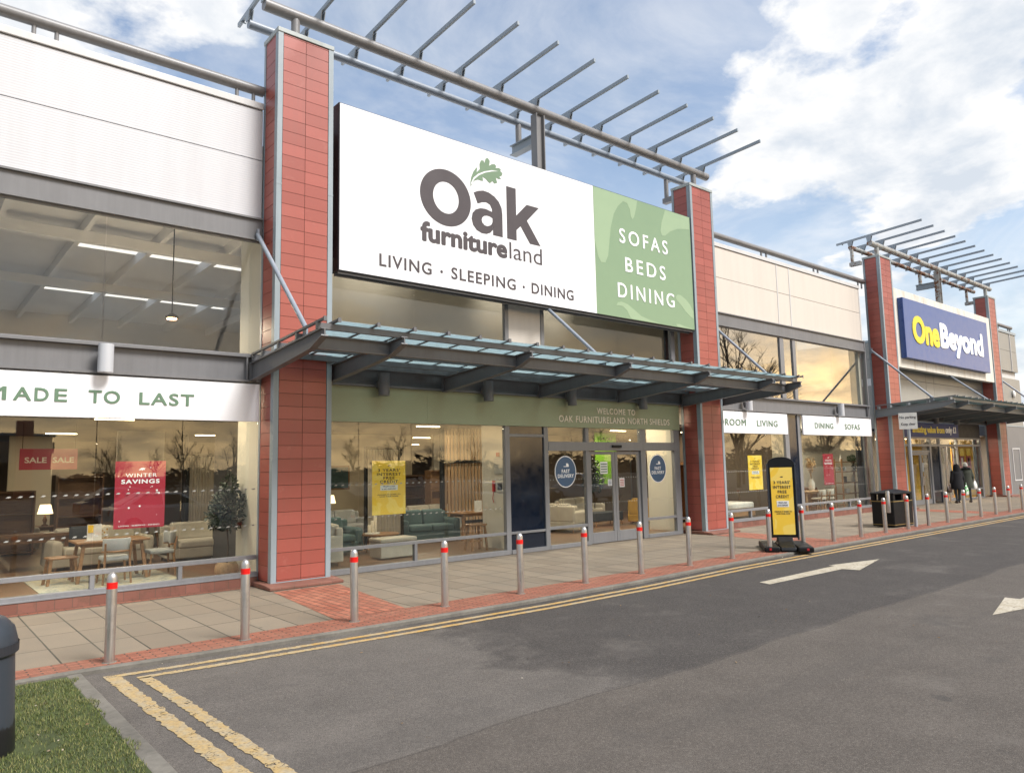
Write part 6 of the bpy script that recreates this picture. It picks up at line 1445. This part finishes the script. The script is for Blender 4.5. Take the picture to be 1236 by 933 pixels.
# ------------------------------------------------------------------ the two walkers
def person(name_lab, x, y, rz, H, coat, hood, step, bags):
    k = H/1.75
    t = bpy.data.meshes.new('person')
    V = [(0, 0, .93), (0, .0, 1.12), (0, 0, 1.36), (0, 0, 1.47), (0, -.01, 1.56), (0, -.015, 1.66),
         (.17, 0, 1.40), (.23, .02, 1.13), (.25, -.05, .90), (.25, -.07, .83),
         (-.17, 0, 1.40), (-.23, .02, 1.13), (-.25, -.05, .90), (-.25, -.07, .83),
         (.09, 0, .90), (.10, -.06*step, .50), (.10, .10*step, .10), (.10, .10*step-.12, .04),
         (-.09, 0, .90), (-.10, -.10*step, .50), (-.10, -.22*step, .08), (-.10, -.22*step-.13, .04)]
    E = [(0, 1), (1, 2), (2, 3), (3, 4), (4, 5), (2, 6), (6, 7), (7, 8), (8, 9), (2, 10), (10, 11), (11, 12), (12, 13), (0, 14), (14, 15), (15, 16), (16, 17), (0, 18), (18, 19), (19, 20), (20, 21)]
    Rd = [.15, .13, .15, .06, .085, .085, .07, .048, .034, .03, .07, .048, .034, .03, .10, .065, .045, .04, .10, .065, .045, .04]
    for h, sx in ((9, 1), (13, -1)):                     # five fingers per hand
        base = V[h]
        for j, (dy, ln) in enumerate(((-.035, .075), (-.012, .085), (.011, .08), (.032, .065))):
            i0 = len(V); V += [(base[0], base[1]+dy, base[2]-.04), (base[0]-sx*.012, base[1]+dy-.006, base[2]-.04-ln*.55), (base[0]-sx*.03, base[1]+dy-.008, base[2]-.04-ln)]
            E += [(h, i0), (i0, i0+1), (i0+1, i0+2)]; Rd += [.0095, .0088, .008]
        i0 = len(V); V += [(base[0]-sx*.02, base[1]-.045, base[2]-.015), (base[0]-sx*.035, base[1]-.055, base[2]-.05)]; E += [(h, i0), (i0, i0+1)]; Rd += [.011, .009]
    t.from_pydata([(a*k, b*k, c*k) for a, b, c in V], E, [])
    o = bpy.data.objects.new('person', t); COL.objects.link(o); o.location = (x, y, 0.0); t.materials.append(MAT['charcoal_cloth'])
    sm = o.modifiers.new('skin', 'SKIN'); sub = o.modifiers.new('smooth', 'SUBSURF'); sub.levels = 1; sub.render_levels = 1
    for i, r in enumerate(Rd): t.skin_vertices[0].data[i].radius = (r*k, r*k); t.skin_vertices[0].data[i].use_root = (i == 0)
    tag(o, name_lab, 'person', 'people walking into the neighbouring shop')
    def loft(secs, nm, mat, n=20):
        m = MB(); vs = []
        for (cx_, cy_, z, a, b) in secs:
            for i in range(n): vs.append((x+k*(cx_+a*cos(2*pi*i/n)), y+k*(cy_+b*sin(2*pi*i/n)), k*z))
        m.add(vs, [(q*n+i, q*n+(i+1) % n, (q+1)*n+(i+1) % n, (q+1)*n+i) for q in range(len(secs)-1) for i in range(n)], True)
        m.add(vs[-n:], [tuple(range(n))]); m.add(vs[:n], [tuple(range(n-1, -1, -1))])
        c = m.build(nm, mat, None); c.data.transform(Matrix.Translation((-x, -y, 0))); c.parent = o; return c
    loft([(0, 0, .62, .27, .19), (0, 0, .66, .285, .205), (0, 0, .90, .265, .195), (0, 0, 1.10, .235, .175), (0, 0, 1.28, .255, .18), (0, 0, 1.40, .225, .16), (0, 0, 1.47, .12, .11)], 'coat', coat)
    for sx in (-1, 1):
        m = MB(); pts = [(sx*.19, 0, 1.40), (sx*.26, .02, 1.14), (sx*.27, -.04, .90)]; rr = [.085, .072, .058]
        for (p, q), (r0, r1) in zip(zip(pts, pts[1:]), zip(rr, rr[1:])): m.tube((x+k*p[0], y+k*p[1], k*p[2]), (x+k*q[0], y+k*q[1], k*q[2]), r0*k, r1*k, n=14)
        m.ball((x+k*pts[0][0], y, k*1.40), .09*k, .085*k, .085*k); m.ball((x+k*pts[1][0], y+k*.02, k*1.14), .074*k, .074*k, .074*k)
        c = m.build('sleeve', coat, None); c.data.transform(Matrix.Translation((-x, -y, 0))); c.parent = o
    if hood == 'up':
        loft([(0, .0, 1.42, .17, .15), (0, .01, 1.50, .15, .145), (0, .015, 1.60, .145, .15), (0, .01, 1.70, .12, .125), (0, .0, 1.765, .05, .06)], 'hood', coat)
    else:
        m = MB()
        for i in range(18):
            a = 2*pi*i/18; m.ball((x+k*.16*cos(a), y+k*(.03+.12*sin(a)), k*(1.47+.03*sin(a))), .055*k, .055*k, .05*k, 8, 6)
        c = m.build('fur_hood', 'fur', None); c.data.transform(Matrix.Translation((-x, -y, 0))); c.parent = o
        m = MB(); m.ball((x, y, k*1.665), .105*k, .11*k, .115*k, 16, 10); m.lathe((x, y, k*1.60), [(.108*k, 0), (.113*k, .025), (.108*k, .05)], 18)
        c = m.build('hat', 'white_wool', None); c.data.transform(Matrix.Translation((-x, -y, 0))); c.parent = o
    for sx, st in ((1, .10*step), (-1, -.22*step)):
        m = MB(); m.ball((x+sx*.10*k, y+k*(st-.06), .05*k), .055*k, .14*k, .055*k, 12, 8); c = m.build('shoe', 'leather', None); c.data.transform(Matrix.Translation((-x, -y, 0))); c.parent = o
    o.rotation_euler = (0, 0, rz); return o
RZ = radians(142)
person('person in a black hooded coat walking toward the neighbouring shop with a dark handbag', 37.05, 12.78, RZ, 1.74, 'black_coat', 'up', .55, ())
person('person in a dark green coat with black fur collar and white hat carrying carrier bags', 37.95, 12.72, RZ-.2, 1.80, 'olive_coat', 'down', -.55, ())
def bag(x, y, z, wd, h, mat, label, cat='carrier bag', name='carrier_bag'):
    t = thing(name, label, cat, (x, y, z)); m = MB()
    vs = []
    for q, (a, b) in enumerate(((.85, .5), (1.0, .75), (1.0, .7), (.8, .35), (.45, .12))):
        for i in range(16): vs.append((x+wd*a*cos(2*pi*i/16), y+wd*b*.6*sin(2*pi*i/16), z+h*(.02, .15, .5, .8, 1.0)[q]))
    m.add(vs, [(q*16+i, q*16+(i+1) % 16, (q+1)*16+(i+1) % 16, (q+1)*16+i) for q in range(4) for i in range(16)], True); m.add(vs[:16], [tuple(range(15, -1, -1))]); m.add(vs[-16:], [tuple(range(16))]); m.build('body', mat, t)
    m = MB(); m.path([(x-wd*.3, y, z+h*.97), (x-wd*.15, y, z+h*1.2), (x+wd*.15, y, z+h*1.2), (x+wd*.3, y, z+h*.97)], .008, 6); m.build('handle', mat, t)
bag(36.72, 13.02, .48, .20, .30, 'leather', 'dark brown handbag hanging from the black coated walker', 'handbag', 'handbag')
bag(37.50, 12.58, .34, .17, .46, 'bag_green', 'green and white carrier bag between the two walkers')
bag(38.24, 12.46, .60, .17, .36, 'bag_white', 'white carrier bag at the right side of the green coated walker')

# ------------------------------------------------------------------ surroundings behind the viewer, seen in the glass
def bare_tree(x, y, h, seed, label, dense=1.0, top=5):
    rnd = random.Random(seed); t = thing('bare_tree', label, 'tree', (x, y, ROAD_Z), 'bare winter trees across the car park')
    tr = MB(); cr = MB()
    def grow(p, d, ln, r, lvl):
        q = p+d*ln; (tr if lvl < 2 else cr).tube(p, q, r, r*.68, n=6 if lvl < 3 else 4, caps=False)
        if lvl >= top: return
        n = 3 if lvl < 3 else 2+(rnd.random() < .5*dense)
        for i in range(n):
            nd = (d+Vector((rnd.gauss(0, .48), rnd.gauss(0, .48), rnd.gauss(.12, .3)))).normalized()
            grow(p+d*ln*rnd.uniform(.55, 1.0), nd, ln*rnd.uniform(.58, .8), r*.6, lvl+1)
        if lvl < 3: grow(q, (d+Vector((rnd.gauss(0, .1), rnd.gauss(0, .1), .2))).normalized(), ln*.8, r*.68, lvl+1)
    grow(Vector((x, y, ROAD_Z)), Vector((0, 0, 1)), h*.26, h*.0115, 0)
    tr.build('trunk', 'bark', t, fix=False); cr.build('crown', 'twig', t, fix=False); return t
bare_tree(54.0, -8, 17, 3, 'tall bare tree across the car park reflected in the upper right window', top=6)
bare_tree(61.0, -12, 14, 5, 'bare tree right of the tallest one across the car park', top=6)
bare_tree(92, -20, 11, 14, 'bare tree near the far corner of the car park'); bare_tree(101, -24, 11, 15, 'last bare tree beyond the far corner of the car park')
bare_tree(21, -46, 7.5, 8, 'bare tree beyond the opposite shop end')
bare_tree(27, -50, 7.5, 9, 'spreading bare tree furthest from the opposite shop')
bare_tree(17, -54, 7, 12, 'low bare tree close to the opposite shop end')
tl = MB(); rnd = random.Random(21)
for i in range(16000):
    x = 13+460*rnd.random()**1.6; y = -74+max(0, x-60)*0.04+rnd.uniform(-3, 3); h = (1.7+.5*sin(x*.21)+.4*sin(x*.67+1)+.3*sin(x*2.3))*(1+x/180)
    z = h*rnd.random()**0.7; a = rnd.uniform(0, 6.28); q = rnd.uniform(.2, .5)*(1+x/90)
    tl.add([(x, y, z), (x+q*cos(a), y+q*sin(a), z+q*.3), (x+q*cos(a+2), y, z+q*.8)], [(0, 1, 2)])
tag(tl.build('treeline', 'hedge', fix=False), kind='stuff')
row = bare_tree(19.0, -68, 7.6, 31, 'bare tree in the far row beyond the car park'); row['group'] = 'far row of bare trees'
alt = bare_tree(24.5, -70, 6.6, 37, 'bare tree in the far row beyond the car park'); alt['group'] = 'far row of bare trees'
x = 30.0; k = 0
while x < 330:
    o = copy_tree((row, alt)[k % 2], (x, -69+max(0, x-60)*0.04+rnd.uniform(-2, 2), ROAD_Z)); q = rnd.uniform(.8, 1.15)*(1+x/240); o.scale = (q, q, q*rnd.uniform(.85, 1.1)); o.rotation_euler = (0, 0, rnd.uniform(0, 6.28))
    x += rnd.uniform(4.0, 7.5)*(1+x/120); k += 1
op = thing('opposite_shop', 'long tan retail shed on the far side of the car park', 'building', (-10, -60, ROAD_Z))
m_ = MB(); m_.box(-45, 12, -80, -58, ROAD_Z, 6.0); m_.build('wall', 'shed_wall', op)
m_ = MB(); m_.box(-45, 12.2, -57.99, -57.8, 4.3, 5.4); m_.build('fascia', 'wall_taupe', op); m_ = MB(); m_.box(-40, 9, -57.99, -57.9, .3, 3.4); m_.build('shopfront_glass', 'car_glass', op); m_ = MB(); m_.box(-2, -.5, -57.9, -57, 0, 7.4); m_.box(9, 10.3, -57.9, -57, 0, 7.4); m_.build('pillar', 'tile', op)
m_ = MB(); m_.box(-45.3, 12.3, -80.3, -57.7, 6.0, 6.25); m_.build('roof', 'trim', op)
fs_ = MB(); fs_.box(95, 150, 40, 70, ROAD_Z, 6.5); tag(fs_.build('far_shed', 'shed_wall'), 'low far shed beyond the end of the terrace', 'building')
def car(x, y, rz, mat, label, tall=0.0):
    t = thing('parked_car', label, 'car', (x, y, ROAD_Z), 'cars parked across the lane'); L_ = 2.05; z = ROAD_Z
    side = [(-L_, .35), (-L_+.04, .75), (-L_+.25, .92), (-1.05, 1.0), (1.55, 1.02), (L_-.05, .90), (L_, .55), (L_-.05, .30), (-L_+.1, .28)]
    def loft(poly, w0, w1f, nm, mt, bev=.05):
        m = MB(); n = len(poly); vs = []
        for sy, w_ in ((-1, None), (1, None)):
            for px_, pz in poly: vs.append((x+px_, y+sy*w1f(pz), z+pz))
        m.add(vs, [tuple(range(n)), tuple(range(2*n-1, n-1, -1))]+[(i, i+n, (i+1) % n+n, (i+1) % n) for i in range(n)]); return m.build(nm, mt, t, bevel=bev, seg=3)
    loft(side, 0, lambda q: .88 if q < .95 else .82, 'body', mat)
    cab = [(-1.02, .99), (-.30, 1.42+tall), (.95, 1.46+tall), (1.72, 1.00)]
    loft(cab, 0, lambda q: .80 if q < 1.1 else .62, 'cabin', mat, .06)
    m = MB()
    for sy in (-1, 1):
        for poly in ([(-.78, 1.06), (-.22, 1.36+tall), (.28, 1.385+tall), (.28, 1.05)], [(.34, 1.05), (.34, 1.385+tall), (.9, 1.40+tall), (1.38, 1.06)]):
            vs = [(x+a, y+sy*(.80-.18*(b-1.0)/(.44+tall)+.006), z+b) for a, b in poly]; m.add(vs, [tuple(range(len(vs)))])
    m.add([(x-.97, y-.66, z+1.06), (x-.97, y+.66, z+1.06), (x-.36, y+.56, z+1.40+tall), (x-.36, y-.56, z+1.40+tall)], [(0, 1, 2, 3)]); m.add([(x+1.69, y-.66, z+1.06), (x+1.69, y+.66, z+1.06), (x+1.06, y+.56, z+1.42+tall), (x+1.06, y-.56, z+1.42+tall)], [(0, 1, 2, 3)])
    m.build('windows', 'car_glass', t)
    for wx in (-1.28, 1.28):
        for sy in (-1, 1):
            m = MB(); m.tube((x+wx, y+sy*.70, z+.32), (x+wx, y+sy*.90, z+.32), .32, n=24); wh = m.build('wheel', 'rubber', t)
            m = MB(); m.tube((x+wx, y+sy*.895, z+.32), (x+wx, y+sy*.91, z+.32), .21, n=10); m.build('rim', 'alloy', wh)
    for sy in (-1, 1):
        m = MB(); m.ball((x-L_+.10, y+sy*.62, z+.72), .10, .17, .09, 10, 6); m.build('headlight', 'lamp_lens', t); m = MB(); m.ball((x+L_-.06, y+sy*.66, z+.80), .07, .13, .12, 10, 6); m.build('tail_light', 'lamp_red', t)
    return spin(t, rz)
car(7.7, -1.6, pi, 'car_white', 'white hatchback parked in the first bay, reflected behind the red poster')
car(8.2, -9.5, pi, 'car_blue', 'blue car parked in the row behind the white hatchback', .1)
car(14.2, -2.2, pi, 'car_dark', 'black car parked between the white and the silver hatchback', .05)
car(20.8, 1.6, -pi/2, 'car_silver', 'silver hatchback parked nose towards the shop entrance')
car(26.0, -3.0, -pi/2, 'car_dark', 'dark car beside the silver hatchback', .1)
car(31.0, -3.2, -pi/2, 'car_white', 'white car furthest along the row of parked cars', .2)
